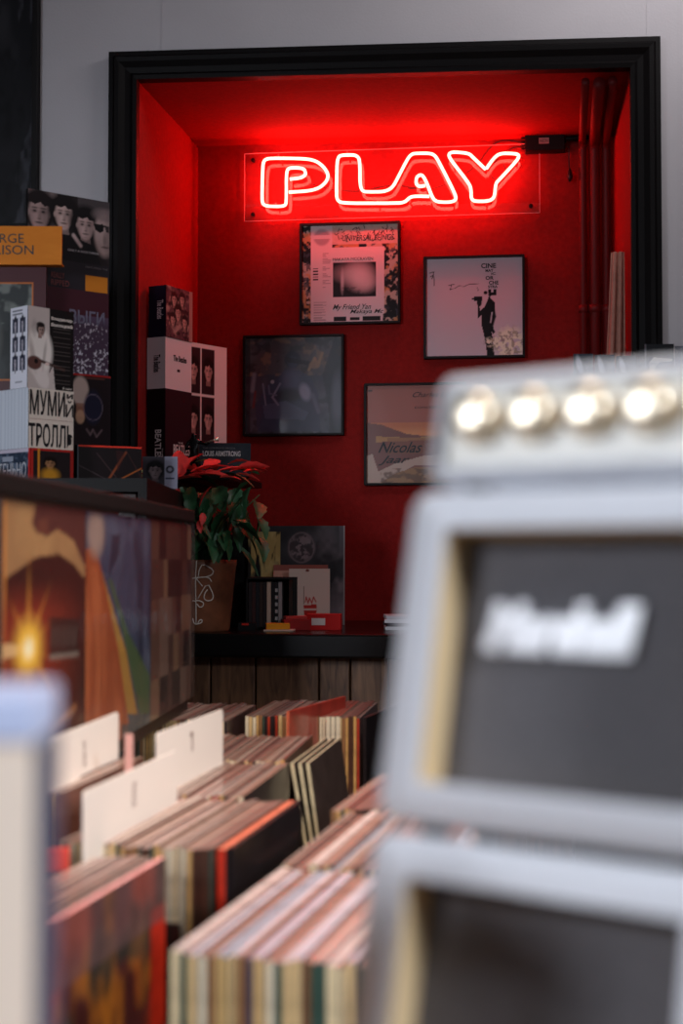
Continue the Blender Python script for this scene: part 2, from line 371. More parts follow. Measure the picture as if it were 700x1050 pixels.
Ypath = c2([(342, 188), (300, 148), (282, 130), (225, 125), (209, 132), (214, 150), (284, 240), (290, 262), (290, 292), (302, 303), (355, 302), (374, 288), (378, 238), (392, 224), (458, 152), (462, 137), (448, 131), (395, 130), (372, 146), (344, 186)])
def arcfix(P):
    Q = smooth_path(P, 2); return [npt(*p) for p in Q]
for nm, P in (('P', Ppath), ('LA', LA), ('Y', Ypath)):
    MB().tube(arcfix(P), .0052, n=10).build('neon_tube', ['neon'], sg, True)
for (x, y) in c1([(176, 80), (165, 273), (450, 66), (572, 262)]) + c2([(70, 300), (225, 300), (345, 300), (228, 165), (455, 150)]):
    a = npt(x, y); m = MB(); m.tube([a, (a[0], 0, a[2])], .0028, n=8); m.tube([(a[0], a[1] + .004, a[2] - .008), (a[0], a[1] + .004, a[2] + .008)], .003, n=8)
    m.build('tube_support', ['tubecap'], sg, True)
# dark feed wires behind the tubes
def wirep(P, w, r=.0022):
    Q = smooth_path(P, 2); return [(*[wall(x, y, w)[0]], w, wall(x, y, w)[1]) for x, y in Q]
def wl(P):  # world -> relative to sign
    return [(a - (pu0 + pu1) / 2, b - wp, c_ - (pz0 + pz1) / 2) for a, b, c_ in P]
for P in ([(546, 149), (520, 143), (505, 147), (490, 168), (468, 185), (440, 195), (418, 193)], [(548, 152), (527, 150), (512, 160), (500, 176), (508, 186), (520, 180), (516, 168)], [(430, 193), (400, 189), (370, 197), (335, 194), (302, 182)]):
    MB().tube(wl(wirep(P, wp + .012)), .002, n=6).build('feed_wire', ['cable'], sg, True)
# transformer
u0, z1 = wall(538, 136, DEPTH - .05); u1, z0 = wall(579, 153, DEPTH - .05)
tr = wthing('neon_transformer', 'small black transformer box on the wall above the lit letters', 'transformer', (u0 + u1) / 2, DEPTH, (z0 + z1) / 2)
hx = (u1 - u0) / 2; hz_ = (z1 - z0) / 2
MB().box(-hx, hx, -.05, -.001, -hz_, hz_).build('housing', ['black'], tr, bevel=.003)
m = MB(); m.box(-hx * .3, hx * .2, -.0508, -.05, -hz_ * .3, hz_ * .35, c=L(190, 150, 145)); m.text('NEON', -hx * .25, hx * .15, -hz_ * .15, hz_ * .2, y=-.0509, m=1)
m.build('rating_label', ['flat', 'ink'], tr)
for k in range(4): MB().tube([(-hx - .012, -.03, hz_ * (.6 - .4 * k)), (-hx + .001, -.03, hz_ * (.6 - .4 * k))], .003, n=8).build('cable_gland', ['black'], tr, True)
a = wall(600, 141, DEPTH - .04)
MB().tube([(hx - .002, -.03, 0), (a[0] - (u0 + u1) / 2 - .06, -.032, .01), (a[0] - (u0 + u1) / 2 + .045, -.035, .012)], .008, n=8).build('conduit', ['black'], tr, True)
a = wall(583, 150, DEPTH - .04); b = wall(584, 178, DEPTH - .04); um = (u0 + u1) / 2; zm = (z0 + z1) / 2
m = MB(); m.tube([(hx * .7, -.03, -hz_ * .6), (a[0] - um, -.035, a[1] - zm), (b[0] - um - .002, -.035, b[1] - zm)], .0018, n=6)
m.lathe([(.002, .03), (.006, .022), (.009, .006), (.009, 0), (.003, -.012)], X=Matrix.Translation((b[0] - um, -.035, b[1] - zm - .012)), n=12)
m.build('dangling_cord', ['cable'], tr, True)

# red pipes running down the wall and across the niche ceiling
for k, (xb, xf, rr, nm) in enumerate(((597, 600, .012, 'nearest the neon sign'), (609, 614, .017, 'in the middle of the row of three'), (621, 628, .013, 'closest to the niche side wall'))):
    uB, zB = wall(xb, 146, DEPTH - .03); uF, zF = wall(xf, 78, .02)
    zB = min(zB, zT1R - rr - .004)
    t = wthing('red_pipe', 'red painted pipe %s, bent under the niche ceiling' % nm, 'pipe', uB, DEPTH - .03, zLed, group=None)
    P = [(0, 0, 0), (0, 0, zB - zLed - .03)] + [(0 + (uF - uB) * .02 * q, -.03 * (1 - math.cos(q * R(30))), zB - zLed - .03 + .03 * math.sin(q * R(30))) for q in (1, 2, 3)]
    P += [(uF - uB, .02 - DEPTH + .03, zT0R - zLed - rr - .006)]
    m = MB().tube(P, rr, n=14); m.build('pipe_run', ['redpaint'], t, True)
    for fz in (.35, 1.0): MB().lathe([(rr * 1.3, -.012), (rr * 1.3, .012)], n=16, X=Matrix.Translation((0, 0, fz))).build('pipe_clip', ['redpaint'], t, True)

# ================================================================== framed pictures
def picture(x0, y0, x1, y1, name_label, art, matkey, extra=None, cat='picture'):
    u0, z1 = wall(x0, y0, DEPTH - .025); u1, z0 = wall(x1, y1, DEPTH - .025)
    w, h = u1 - u0, z1 - z0; t = wthing('framed_record_cover', name_label, cat, (u0 + u1) / 2, DEPTH, z0)
    f = .0075; m = MB()
    for (a, b, c_, d) in ((-w / 2, w / 2, 0, f), (-w / 2, w / 2, h - f, h), (-w / 2, -w / 2 + f, f, h - f), (w / 2 - f, w / 2, f, h - f)): m.box(a, b, -.025, 0, c_, d)
    m.build('frame', ['black'], t, bevel=.001)
    m = MB(); m.box(-w / 2 + f, w / 2 - f, -.012, -.001, f, h - f, c=(.02, .02, .02)); m.art(art, -w / 2 + f, w / 2 - f, f, h - f, y=-.0125)
    if extra: extra(m, w - 2 * f, h - 2 * f, -w / 2 + f, f)
    m.build('cover_print', [matkey, 'ink'], t); return t
# 1 white sheet with black photo on a collage
a = Art(130, 130, (196, 176, 160), 3)
a.cloud(14, (18, 16, 18), .46, .52); a.cloud(9, (205, 150, 100), .58, .66, .9); a.cloud(20, (60, 62, 72), .6, .64, .8)
a.rect(.3, .80, 1, 1, (214, 188, 178), .85)
for q in range(60):
    x = .33 + a.rg.rand() * .64; y = .83 + a.rg.rand() * .14; a.line([(x, y), (x + a.rg.rand() * .05 - .02, y + a.rg.rand() * .05 - .01)], .004, (14, 12, 14))
a.rect(.09, 0, .315, 1, (222, 208, 210)); a.rect(.30, .08, .86, .77, (224, 210, 212)); a.rect(.3, 0, .84, .09, (222, 208, 210))
a.ell(.205, .88, .085, .085, (170, 158, 165)); a.rect(.11, .862, .30, .905, (222, 208, 210))
for q in range(5): a.rect(.115, .44 + q * .028, .165, .452 + q * .028, (24, 20, 24))
for q in range(26): a.rect(.21, .36 + q * .014, .21 + .03 + a.rg.rand() * .06, .365 + q * .014, (140, 128, 134), .8)
for q in range(18): a.rect(.12, .02 + q * .011, .2 + a.rg.rand() * .06, .025 + q * .011, (150, 138, 144), .7)
a.rect(.325, .26, .775, .62, (22, 18, 22)); pm = a.R(.325, .26, .775, .62)
for (cu, cv, ru, rv, al) in ((.60, .47, .16, .15, .95), (.42, .42, .02, .13, .8), (.52, .5, .2, .1, .5), (.66, .40, .12, .1, .7)):
    d = np.sqrt(((a.U - cu) / ru) ** 2 + ((a.V - cv) / rv) ** 2); a.put(np.clip(1.25 - d, 0, 1) * pm, (214, 200, 202), al)
a.cloud(22, (20, 18, 20), .5, .6, .5, mask=a.R(.325, .26, .775, .62) * (a.V < .36))
a.rect(.33, .01, .46, .055, (20, 18, 20)); a.rect(.50, .02, .60, .05, (20, 18, 20)); a.rect(.63, .012, .82, .055, (20, 18, 20))
def ex1(m, w, h, x, z):
    m.text('UNIVERSAL BEINGS', x + .42 * w, x + .96 * w, z + .835 * h, z + .895 * h, y=-.0130, m=1, shear=.2)
    m.text('MAKAYA MCCRAVEN', x + .32 * w, x + .74 * w, z + .635 * h, z + .665 * h, y=-.0130, m=1)
    m.text('My Friend Yan', x + .32 * w, x + .72 * w, z + .115 * h, z + .185 * h, y=-.0130, m=1, shear=.4, bold=.01)
    m.text('Makaya Mc', x + .5 * w, x + .85 * w, z + .075 * h, z + .13 * h, y=-.0130, m=1, shear=.4, bold=.01)
picture(307, 229, 410, 331, 'framed record cover with a black photo on a white sheet over a scribbled collage', a, 'gloss', ex1)
# 2 pale cover with a black silhouette
a = Art(130, 130, (212, 196, 204), 4); K = (16, 13, 16)
a.poly([(.655, .61), (.72, .54), (.72, .44), (.695, .32), (.70, .28), (.72, .24), (.70, .22), (.68, .25), (.69, .2), (.71, 0), (.635, 0), (.62, .12), (.60, .22), (.575, .33), (.575, .42), (.60, .48), (.635, .55)], K)
a.poly([(.60, .44), (.54, .38), (.535, .55), (.555, .55), (.56, .46), (.61, .5)], K)
a.rect(.50, .56, .585, .605, K); a.rect(.475, .575, .52, .59, K); a.ell(.555, .545, .025, .04, K)
a.line([(.70, .50), (.715, .40), (.68, .28)], .012, K)
a.line([(.686, .44), (.672, .34)], .006, (212, 196, 204))
a.ell(.665, .625, .016, .02, K); a.rect(.65, .64, .68, .68, K); a.ell(.62, .645, .02, .018, K); a.rect(.68, .62, .73, .645, K); a.rect(.70, .65, .73, .68, K)
for (P) in ([(.04, .86), (.085, .87)], [(.045, .82), (.08, .84), (.06, .80)], [(.075, .87), (.085, .78), (.083, .73)]): a.line(P, .004, K)
for (P) in ([(.23, .725), (.30, .74)], [(.265, .735), (.255, .68)], [(.25, .69), (.30, .695), (.34, .72), (.40, .715), (.45, .735), (.55, .74)], [(.535, .70), (.545, .665)]): a.line(P, .003, K)
wq = np.clip(1.3 - np.sqrt(((a.U - .87) / .15) ** 2 + ((a.V - .12) / .16) ** 2), 0, 1) + np.clip(1.1 - np.sqrt(((a.U - .72) / .14) ** 2 + ((a.V - .14) / .06) ** 2), 0, 1)
a.cloud(26, (246, 236, 214), .40, .48, 1, mask=np.clip(wq * 2, 0, 1)); a.cloud(30, (120, 100, 70), .56, .62, .6, mask=np.clip(wq * 2, 0, 1))
def ex2(m, w, h, x, z):
    rows = [('CINE', .575, .73, .895, .945), ('MAT', .62, .70, .855, .885), ('IC', .68, .725, .825, .85), ('OR', .62, .705, .775, .815), ('CHE', .655, .755, .725, .765), ('STRA', .645, .745, .69, .718)]
    for t_, a0, a1, b0, b1 in rows: m.text(t_, x + a0 * w, x + a1 * w, z + b0 * h, z + b1 * h, y=-.0130, m=1, bold=.03)
picture(434, 263, 538, 366, 'framed pale record cover with a black figure silhouette holding a camera', a, 'gloss', ex2)
# 3 dark blue-grey cover
a = Art(120, 120, (58, 62, 76), 5)
a.cloud(5, (96, 98, 110), .45, .75, .7); a.rect(0, .62, 1, 1, (92, 80, 74), .45); a.cloud(9, (140, 112, 88), .5, .62, .6, mask=a.R(0, .6, 1, 1)); a.cloud(9, (18, 20, 26), .55, .65, .6)
a.poly([(.88, 0), (1, 0), (1, 1), (.93, 1), (.80, .6), (.86, .3)], (36, 38, 46), .8); a.ell(.96, .35, .06, .25, (104, 108, 122), .7, .4)
a.poly([(.12, .02), (.10, .3), (.22, .5), (.34, .58), (.40, .66), (.56, .66), (.68, .58), (.76, .4), (.78, .02)], (52, 58, 84), .85)
a.ell(.49, .77, .085, .09, (30, 34, 52), 1, .12); a.ell(.49, .74, .05, .06, (58, 60, 84), .9, .3); a.poly([(.42, .80), (.70, .74), (.70, .70), (.44, .74)], (24, 24, 34), .9)
a.ell(.47, .55, .10, .12, (84, 90, 122), .7, .4); a.ell(.45, .40, .14, .07, (28, 28, 36), .8, .3); a.poly([(.18, .3), (.42, .34), (.66, .22), (.62, .14), (.2, .16)], (84, 90, 118), .7)
a.ell(.62, .43, .055, .09, (146, 152, 176), .9, .3, .3); a.line([(.70, .40), (.76, .22)], .02, (96, 98, 120), .8); a.line([(.36, .52), (.28, .38), (.34, .30)], .010, (128, 130, 152)); a.line([(.18, .52), (.21, .3)], .008, (118, 120, 142)); a.line([(.24, .5), (.25, .42), (.32, .40)], .008, (100, 102, 126))
a.line([(.66, .66), (.72, .78), (.75, .70), (.80, .83)], .014, (160, 130, 98), .9); a.ell(.72, .71, .06, .04, (140, 112, 88), .8); a.ell(.28, .54, .02, .02, (170, 172, 186), .9)
a.rect(0, 0, .05, 1, (24, 20, 24), .7); a.line([(.09, .62), (.07, .45)], .02, (130, 128, 140), .8); a.line([(.10, .44), (.08, .28)], .012, (120, 40, 36), .8)
picture(249, 344, 352, 446, 'framed dark blue-grey record cover with a shadowy seated figure', a, 'plastic')
# 4 desert cover
a = Art(110, 110, (168, 92, 76), 6)
a.rect(0, .45, 1, .62, (196, 112, 66)); a.put(np.clip(1 - np.abs(a.V - .5) / .08, 0, 1), (224, 150, 88), .8)
a.poly([(0, .62), (.15, .6), (.42, .50), (.6, .48), (1, .5), (1, 0), (0, 0)], (120, 66, 56)); a.poly([(.1, .48), (.5, .46), (1, .52), (1, .45), (.1, .42)], (190, 140, 76), .8)
a.rect(.22, .3, 1, .46, (132, 76, 50), .6); a.poly([(.0, .28), (.06, .3), (.12, .12), (.3, .2), (.6, .28), (1, .30), (1, .18), (.5, .18), (.25, .05), (.14, 0), (0, 0)], (196, 172, 156), .85)
a.poly([(.14, 0), (.3, .1), (.5, .16), (1, .15), (1, 0)], (150, 108, 64)); a.cloud(9, (92, 58, 34), .5, .62, .8, l=16, mask=a.R(.14, 0, 1, .15))
a.rect(.01, .94, .06, .96, (60, 34, 34))
def ex4(m, w, h, x, z):
    m.text('Charles Lloyd', x + .48 * w, x + .98 * w, z + .86 * h, z + .93 * h, y=-.0130, m=1, shear=.5)
    m.text('concierto', x + .50 * w, x + .8 * w, z + .76 * h, z + .79 * h, y=-.0130, m=1)
    m.text('Nicolas', x + .12 * w, x + .58 * w, z + .31 * h, z + .42 * h, y=-.0130, m=1, shear=.5, bold=.01)
    m.text('Jaar', x + .12 * w, x + .45 * w, z + .18 * h, z + .28 * h, y=-.0130, m=1, shear=.5, bold=.01)
picture(373, 393, 477, 497, 'framed orange desert landscape record cover partly behind the amplifier head', a, 'plastic', ex4)

# big dark framed poster on the grey wall
u0, z0 = wall(-130, 238, -.03); u1, _ = wall(38, 0, -.03); z1 = wall(30, -60, -.03)[1]
w, h = u1 - u0, z1 - z0
t = wthing('framed_poster', 'large dark framed poster hanging on the grey wall above the music box sets', 'poster', (u0 + u1) / 2, 0, z0)
m = MB()
for (p, q, r_, s_) in ((-w / 2, w / 2, 0, .014), (-w / 2, w / 2, h - .014, h), (-w / 2, -w / 2 + .014, .014, h - .014), (w / 2 - .014, w / 2, .014, h - .014)): m.box(p, q, -.03, 0, r_, s_)
m.build('frame', ['black'], t, bevel=.001)
a = Art(90, 120, (26, 26, 30), 8); a.cloud(4, (46, 46, 50), .5, .8); a.cloud(10, (84, 84, 92), .6, .64, .5, l=5); a.cloud(12, (10, 10, 12), .5, .7, .7)
m = MB(); m.box(-w / 2 + .014, w / 2 - .014, -.01, -.001, .014, h - .014, c=(.02, .02, .02)); m.art(a, -w / 2 + .014, w / 2 - .014, .014, h - .014, y=-.0105); m.build('print', ['gloss'], t)

# pale pleated strip in the niche corner
u0, z1 = wall(626, 259, .10); u1, z0 = wall(641, 372, .10)
t = wthing('pleated_cloth_strip', 'pale pleated cloth strip standing against the red side wall under the pipes', 'cloth', (u0 + u1) / 2, .10, z1)
hgt = z1 - zLed; v = []; nx = 24; nz = 16; uc = (u0 + u1) / 2; wallu = lambda w_: uR0 + (uR1 - uR0) * w_ / DEPTH
for j in range(nz + 1):
    f = j / nz; lo = (u0 - uc) - .045 * f * (1 + .3 * f); hi = (u1 - uc) + .001 * f
    for i in range(nx + 1):
        g = i / nx; v.append((lo + (hi - lo) * g, .012 * math.sin(g * 5 * math.pi + f * 2.2) * (1 + f) * .7, -hgt * f))
ff = [(j * (nx + 1) + i, j * (nx + 1) + i + 1, (j + 1) * (nx + 1) + i + 1, (j + 1) * (nx + 1) + i) for j in range(nz) for i in range(nx)]
o = MB().add(v, ff).build('cloth', ['linen'], t, True); sm = o.modifiers.new('s', 'SOLIDIFY'); sm.thickness = .003

# ================================================================== box builder (covers with printed faces)
def facing(x, y, d, yaw):            # empty at the near lower corner, its -y face turned to the right by yaw
    p = at(x, y, d); return p, (0, 0, yaw)
def width_to(x0, xr, d, yaw):        # length along the face from pixel column x0 to xr
    a = (x0 - 350) / FPX; b = (xr - 350) / FPX; return (b * d - a * d) / (math.cos(yaw) - b * math.sin(yaw))
def boxset(name, label, cat, x0, ybot, ytop, d, yaw, xr, depth, front, side=None, matkey='gloss', fx=None, body=(20, 18, 20), w=None, group=None, sidex=None, z=None, lean=0.):
    p = at(x0, ybot, d); p.z = z if z is not None else p.z; h = at(x0, ytop, d).z - p.z; w = w or width_to(x0, xr, d, yaw)
    t = thing(name, label, cat, p, (lean, 0, yaw), group)
    m = MB(); m.box(0, w, 0, depth, 0, h, c=L(*body))
    m.art(front, 0, w, 0, h, y=-.0008)
    if side is not None: m.art(side, -depth, 0, 0, h, y=-.0008, X=Matrix.Rotation(R(-90), 4, 'Z'))
    if fx: fx(m, w, h, depth)
    m.build('cover', [matkey, 'ink', 'flat'], t); return t, w, h
SIDE = Matrix.Rotation(R(-90), 4, 'Z')   # side face: x runs -depth..0, outward is -x

zS = at(40, 493, 3.25).z          # top of the tall cabinet on the left
# ---- box sets in the niche corner
YB = R(62)
sup_z = at(169, 486, 4.05).z
cab_u1 = wall(252, 500, .30)[0]
t = wthing('corner_shelf', 'black wall shelf in the niche corner carrying the stacked box sets behind the plant', 'shelf', uL0 + .02, .05, sup_z)
cw = cab_u1 - uL0 - .02
MB().box(.035, cw, 0, .52, -.018, 0).build('board', ['black'], t, bevel=.001)
MB().box(.06, .075, .05, .5, -.06, -.018).build('bracket', ['black'], t, bevel=.001)
u0, z1 = wall(208, 548, .30); u1, _ = wall(268, 548, .30)
t = wthing('dark_gap_box', 'black box added to fill the dark gap behind the plant pot under the corner shelf', 'box', u0, .30, zLed)  # added black box, fills the dark region right of the pot
MB().box(0, u1 - u0, 0, .2, 0, z1 - zLed - .02).build('body', ['black'], t, bevel=.002); MB().box(-.003, u1 - u0 + .003, -.003, .203, z1 - zLed - .03, z1 - zLed).build('lid', ['black'], t, bevel=.002)
def bz(y): return at(169, y, 4.05).z
def fx_b3(m, w, h, d):
    m.text('BEATLES', .30 * w, .92 * w, .24 * h, .36 * h, y=-.0014, m=2, c=L(225, 210, 205), bold=.02); m.text('THE', .48 * w, .66 * w, .37 * h, .39 * h, y=-.0014, m=2, c=L(225, 210, 205))
    m.text('BEATLES', -.55 * d, -.2 * d, .18 * h, .52 * h, y=-.0014, m=2, c=L(215, 210, 210), X=SIDE, rot=True, bold=.02); m.text('THE', -.17 * d, -.1 * d, .2 * h, .3 * h, y=-.0014, m=2, c=L(215, 210, 210), X=SIDE, rot=True)
def fx_b2(m, w, h, d):
    m.text('The Beatles', .30 * w, .80 * w, .56 * h, .68 * h, y=-.0014, m=1, bold=.02); m.box(.45 * w, .55 * w, -.0015, 0, .36 * h, .41 * h, m=1)
    m.text('The Beatles', -.62 * d, -.25 * d, .32 * h, .66 * h, y=-.0014, m=1, X=SIDE, rot=True, bold=.02)
def fx_b1(m, w, h, d):
    m.text('The Beatles', -.5 * d, -.15 * d, .35 * h, .72 * h, y=-.0014, m=2, c=L(220, 210, 220), X=SIDE, rot=True, bold=.02)
F3 = Art(20, 20, (44, 20, 28), 1); S3 = Art(10, 20, (10, 12, 16), 1)
_, w3, h3 = boxset('cd_box_set', 'black box set with white serif lettering, lowest of the three stacked in the niche', 'box set', 169, 487, 398, 4.05, YB, 196, .062, F3, S3, fx=fx_b3, z=sup_z)
F2 = Art(20, 20, (225, 208, 208), 1); S2 = Art(10, 20, (206, 200, 205), 1)
_, w2, h2 = boxset('cd_box_set', 'white box set with small black lettering, in the middle of the niche stack', 'box set', 169, 398, 345, 4.05, YB, 196, .062, F2, S2, fx=fx_b2, z=sup_z + h3)
F1 = Art(60, 60, (92, 60, 66), 9); F1.cloud(7, (190, 150, 140), .5, .7, .8); F1.cloud(9, (20, 12, 18), .5, .65, .9)
for q in ((.3, .75, .1), (.6, .78, .1), (.45, .5, .12), (.7, .35, .1), (.25, .35, .1)): F1.face(q[0], q[1], q[2], (196, 150, 140), (24, 14, 16))
F1.rect(.88, 0, 1, 1, (170, 120, 110)); S1 = Art(10, 20, (14, 20, 44), 1)
boxset('cd_box_set', 'dark blue box set with a crowded photo cover, topmost of the niche stack', 'box set', 170, 345, 292, 4.05, YB, 197, .06, F1, S1, fx=fx_b1, z=sup_z + h3 + h2)
# portrait LP
a = Art(110, 110, (230, 205, 200), 10)
for i in range(3):
    for j in range(2):
        u0_ = .215 + i * .21; v0 = .27 + j * .36; a.rect(u0_, v0, u0_ + .19, v0 + .34, (46, 26, 30)); a.face(u0_ + .10, v0 + .17, .062, (206, 150, 140), (18, 10, 12))
dr = 4.40; yw = R(52); pr = at(232, 459, dr); wl_ = .31
t = thing('record_cover', 'large white record cover with dark square portrait photos, behind the niche box sets', 'record', (pr.x - wl_ * math.cos(yw), dr - wl_ * math.sin(yw), sup_z), (0, 0, yw))
m = MB(); m.box(0, wl_, 0, .004, 0, at(232, 357, dr).z - sup_z, c=L(220, 200, 196)); m.art(a, 0, wl_, 0, at(232, 357, dr).z - sup_z, y=-.0006); m.build('sleeve', ['gloss'], t)
# lettered dark box in front of it
a = Art(40, 24, (34, 38, 46), 11); a.cloud(4, (50, 54, 62), .4, .7, .6)
def fxA(m, w, h, d): m.text('LOUIS ARMSTRONG', .07 * w, .80 * w, .60 * h, .76 * h, y=-.0014, m=2, c=L(215, 205, 205), bold=.02); m.text('THE COMPLETE DECCA', .07 * w, .7 * w, .82 * h, .87 * h, y=-.0014, m=2, c=L(120, 115, 120))
boxset('cd_box_set', 'dark slate box with white capital lettering lying beside the portrait record cover', 'box set', 204, 492, 454, 4.16, R(8), 257, .12, a, matkey='print', fx=fxA, z=sup_z)
# small cd with photo
a = Art(40, 40, (54, 48, 56), 12); a.face(.36, .55, .2, (130, 112, 116), (14, 12, 16)); a.rect(.62, 0, 1, 1, (150, 150, 170)); a.ring(.78, .6, .09, .03, (30, 30, 40)); a.rect(.66, .3, .9, .34, (60, 60, 80))
boxset('compact_disc_case', 'small disc case with a portrait and pale side panel beside the red bracts', 'cd case', 146, 505, 468, 3.62, R(5), 182, .012, a, matkey='print', z=zS)

# ---- figurine
p = at(199, 476, 4.08); t = thing('musician_figurine', 'small dark figurine of a musician with outstretched arm above the poinsettia', 'figurine', (p.x, p.y, sup_z), (0, 0, 0))
fg = bpy.data.meshes.new('body'); sh = .13
V = [(0, 0, .045), (0, 0, .075), (0, 0, .098), (0, -.002, .108), (0, -.004, .12), (.018, 0, .093), (.034, -.01, .086), (.05, -.012, .094), (-.017, 0, .092), (-.024, -.01, .072), (-.008, -.022, .075), (.012, 0, .035), (.014, 0, .004), (-.012, 0, .035), (-.014, 0, .004)]
E = [(0, 1), (1, 2), (2, 3), (3, 4), (2, 5), (5, 6), (6, 7), (2, 8), (8, 9), (9, 10), (0, 11), (11, 12), (0, 13), (13, 14)]
fg.from_pydata(V, E, []); fo = bpy.data.objects.new('body', fg); col.objects.link(fo); fo.parent = t; fg.materials.append(M['blackgloss'])
sk = fo.modifiers.new('skin', 'SKIN'); rad = [.013, .014, .012, .006, .011, .006, .005, .004, .006, .005, .004, .008, .006, .008, .006]
for v_, r_ in zip(fg.skin_vertices[0].data, rad): v_.radius = (r_, r_)
fg.skin_vertices[0].data[0].use_root = True
fo.modifiers.new('sub', 'SUBSURF').levels = 1
MB().lathe([(.028, 0), (.03, .004), (.026, .008)], n=20).build('base', ['black'], t, True)
m = MB(); m.tube([(.03, -.012, .09), (.058, -.014, .098), (.07, -.014, .101)], [.002, .0025, .008], n=10); m.build('trumpet', ['gold'], t, True)

# ---- poinsettia in the brown pot
pp = at(203, 646, 3.97); pu = pp.dot(T)
t = thing('potted_poinsettia', 'poinsettia with red bracts in a brown pot with a white line drawing, on the ledge', 'plant', (pp.x, pp.y, zLed))
rt = .107; rb = .088; ph = at(203, 574, 3.93).z - zLed
MB().lathe([(rb * .96, 0), (rb, .006), (rb + (rt - rb) * .9, ph * .9), (rt, ph * .93), (rt, ph), (rt - .008, ph), (rt - .01, ph - .02)], n=48).build('pot', ['pot'], t, True)
MB().lathe([(rt - .012, ph - .022), (rt - .012, ph - .018)], n=32).build('soil', ['soil'], t)
m = MB()
def potp(cx, cy):
    x = 180 + cx * .1143; y = 560 + cy * .1143; d = 3.97; q = at(x, y, d - .1) - Vector((pp.x, pp.y, zLed)); z = q.z
    r_ = rb + (rt - rb) * z / ph + .001; sx = max(-r_ * .98, min(r_ * .98, q.x)); return (sx, -math.sqrt(r_ * r_ - sx * sx), z)
for P in ([(190, 130), (178, 290), (180, 500), (180, 700)], [(205, 270), (210, 215), (245, 155), (340, 215), (325, 260), (260, 280), (205, 280), (180, 285)], [(180, 285), (240, 360)], [(195, 475), (285, 325), (335, 440), (325, 485), (280, 495), (250, 470), (260, 420), (285, 390)],
          [(180, 490), (215, 490), (250, 510), (240, 545), (210, 550), (190, 520)], [(150, 650), (160, 690), (180, 705), (230, 690), (235, 660), (210, 665), (195, 695)], [(180, 290), (250, 275), (300, 285), (320, 320)], [(150, 290), (180, 285)], [(150, 490), (180, 495)]):
    Q = smooth_path(P, 1); m.tube([potp(*q) for q in Q], .0016, n=6)
m.build('line_drawing', ['chalk'], t, True)
def leaf(mb, p, L_, Wd, az, el, roll, droop=.35):
    X = Matrix.Translation(p) @ Matrix.Rotation(az, 4, 'Z') @ Matrix.Rotation(-el, 4, 'Y') @ Matrix.Rotation(roll, 4, 'X')
    v = []; n = 8
    for i in range(n + 1):
        s = i / n; wv = Wd * (math.sin(math.pi * min(1, s * .93 + .04)) ** .8) * (1 - .35 * s) * (1 + .12 * math.sin(s * 22)); z = -droop * L_ * s * s
        for q in (-1, -.5, 0, .5, 1): v.append((s * L_, q * wv * .5, z + abs(q) * wv * .18))
    f = [(i * 5 + j, i * 5 + j + 1, i * 5 + j + 6, i * 5 + j + 5) for i in range(n) for j in range(4)]
    mb.add(v, f, X=X)
g = MB(); rd = MB(); pl = MB(); st = MB(); rel = Vector((pp.x, pp.y, zLed)); rg = random.Random(5)
top = Vector((0, 0, ph - .02))
def px(x, y, d): return at(x, y, d) - rel
for k in range(9):
    e = px(170 + k * 12, 500 + rg.random() * 25, 3.9 + rg.random() * .06); st.tube([top + Vector((rg.uniform(-.02, .02), rg.uniform(-.02, .02), 0)), (top + e) / 2 + Vector((0, 0, .02)), e], [.004, .003, .002], n=6)
# green leaves (tip direction in the picture plane: az 0 = to the right)
for (x, y, d, ln, wd, az, el) in ((222, 500, 3.96, .085, .07, -70, -35), (238, 502, 3.95, .09, .075, -60, -50), (205, 545, 3.94, .085, .075, -80, -60), (250, 520, 4.0, .10, .05, -30, -75), (262, 515, 4.04, .11, .045, -20, -72), (215, 520, 3.97, .07, .06, -120, -40), (240, 535, 3.98, .085, .04, -50, -55),
                                  (188, 512, 3.96, .07, .06, -100, -30), (200, 488, 4.0, .08, .05, 20, -10), (230, 486, 4.0, .09, .05, -10, -5), (240, 481, 4.05, .07, .05, 5, 5), (250, 545, 4.02, .09, .025, -20, -45), (258, 550, 4.05, .08, .02, -10, -50), (245, 560, 4.0, .10, .022, -30, -35), (210, 508, 4.05, .08, .06, 150, -20), (226, 525, 4.05, .09, .05, -90, -70)):
    leaf(g, px(x, y, d), ln, wd, R(az + rg.uniform(-8, 8)), R(el), R(rg.uniform(-30, 30)))
for k in range(62):
    x = rg.uniform(166, 264); y = rg.uniform(496, 560); leaf(g, px(x, y, 3.86 + rg.random() * .12), rg.uniform(.06, .10), rg.uniform(.04, .065), rg.uniform(-2.9, -.2), R(rg.uniform(-75, 0)), rg.uniform(-.6, .6))
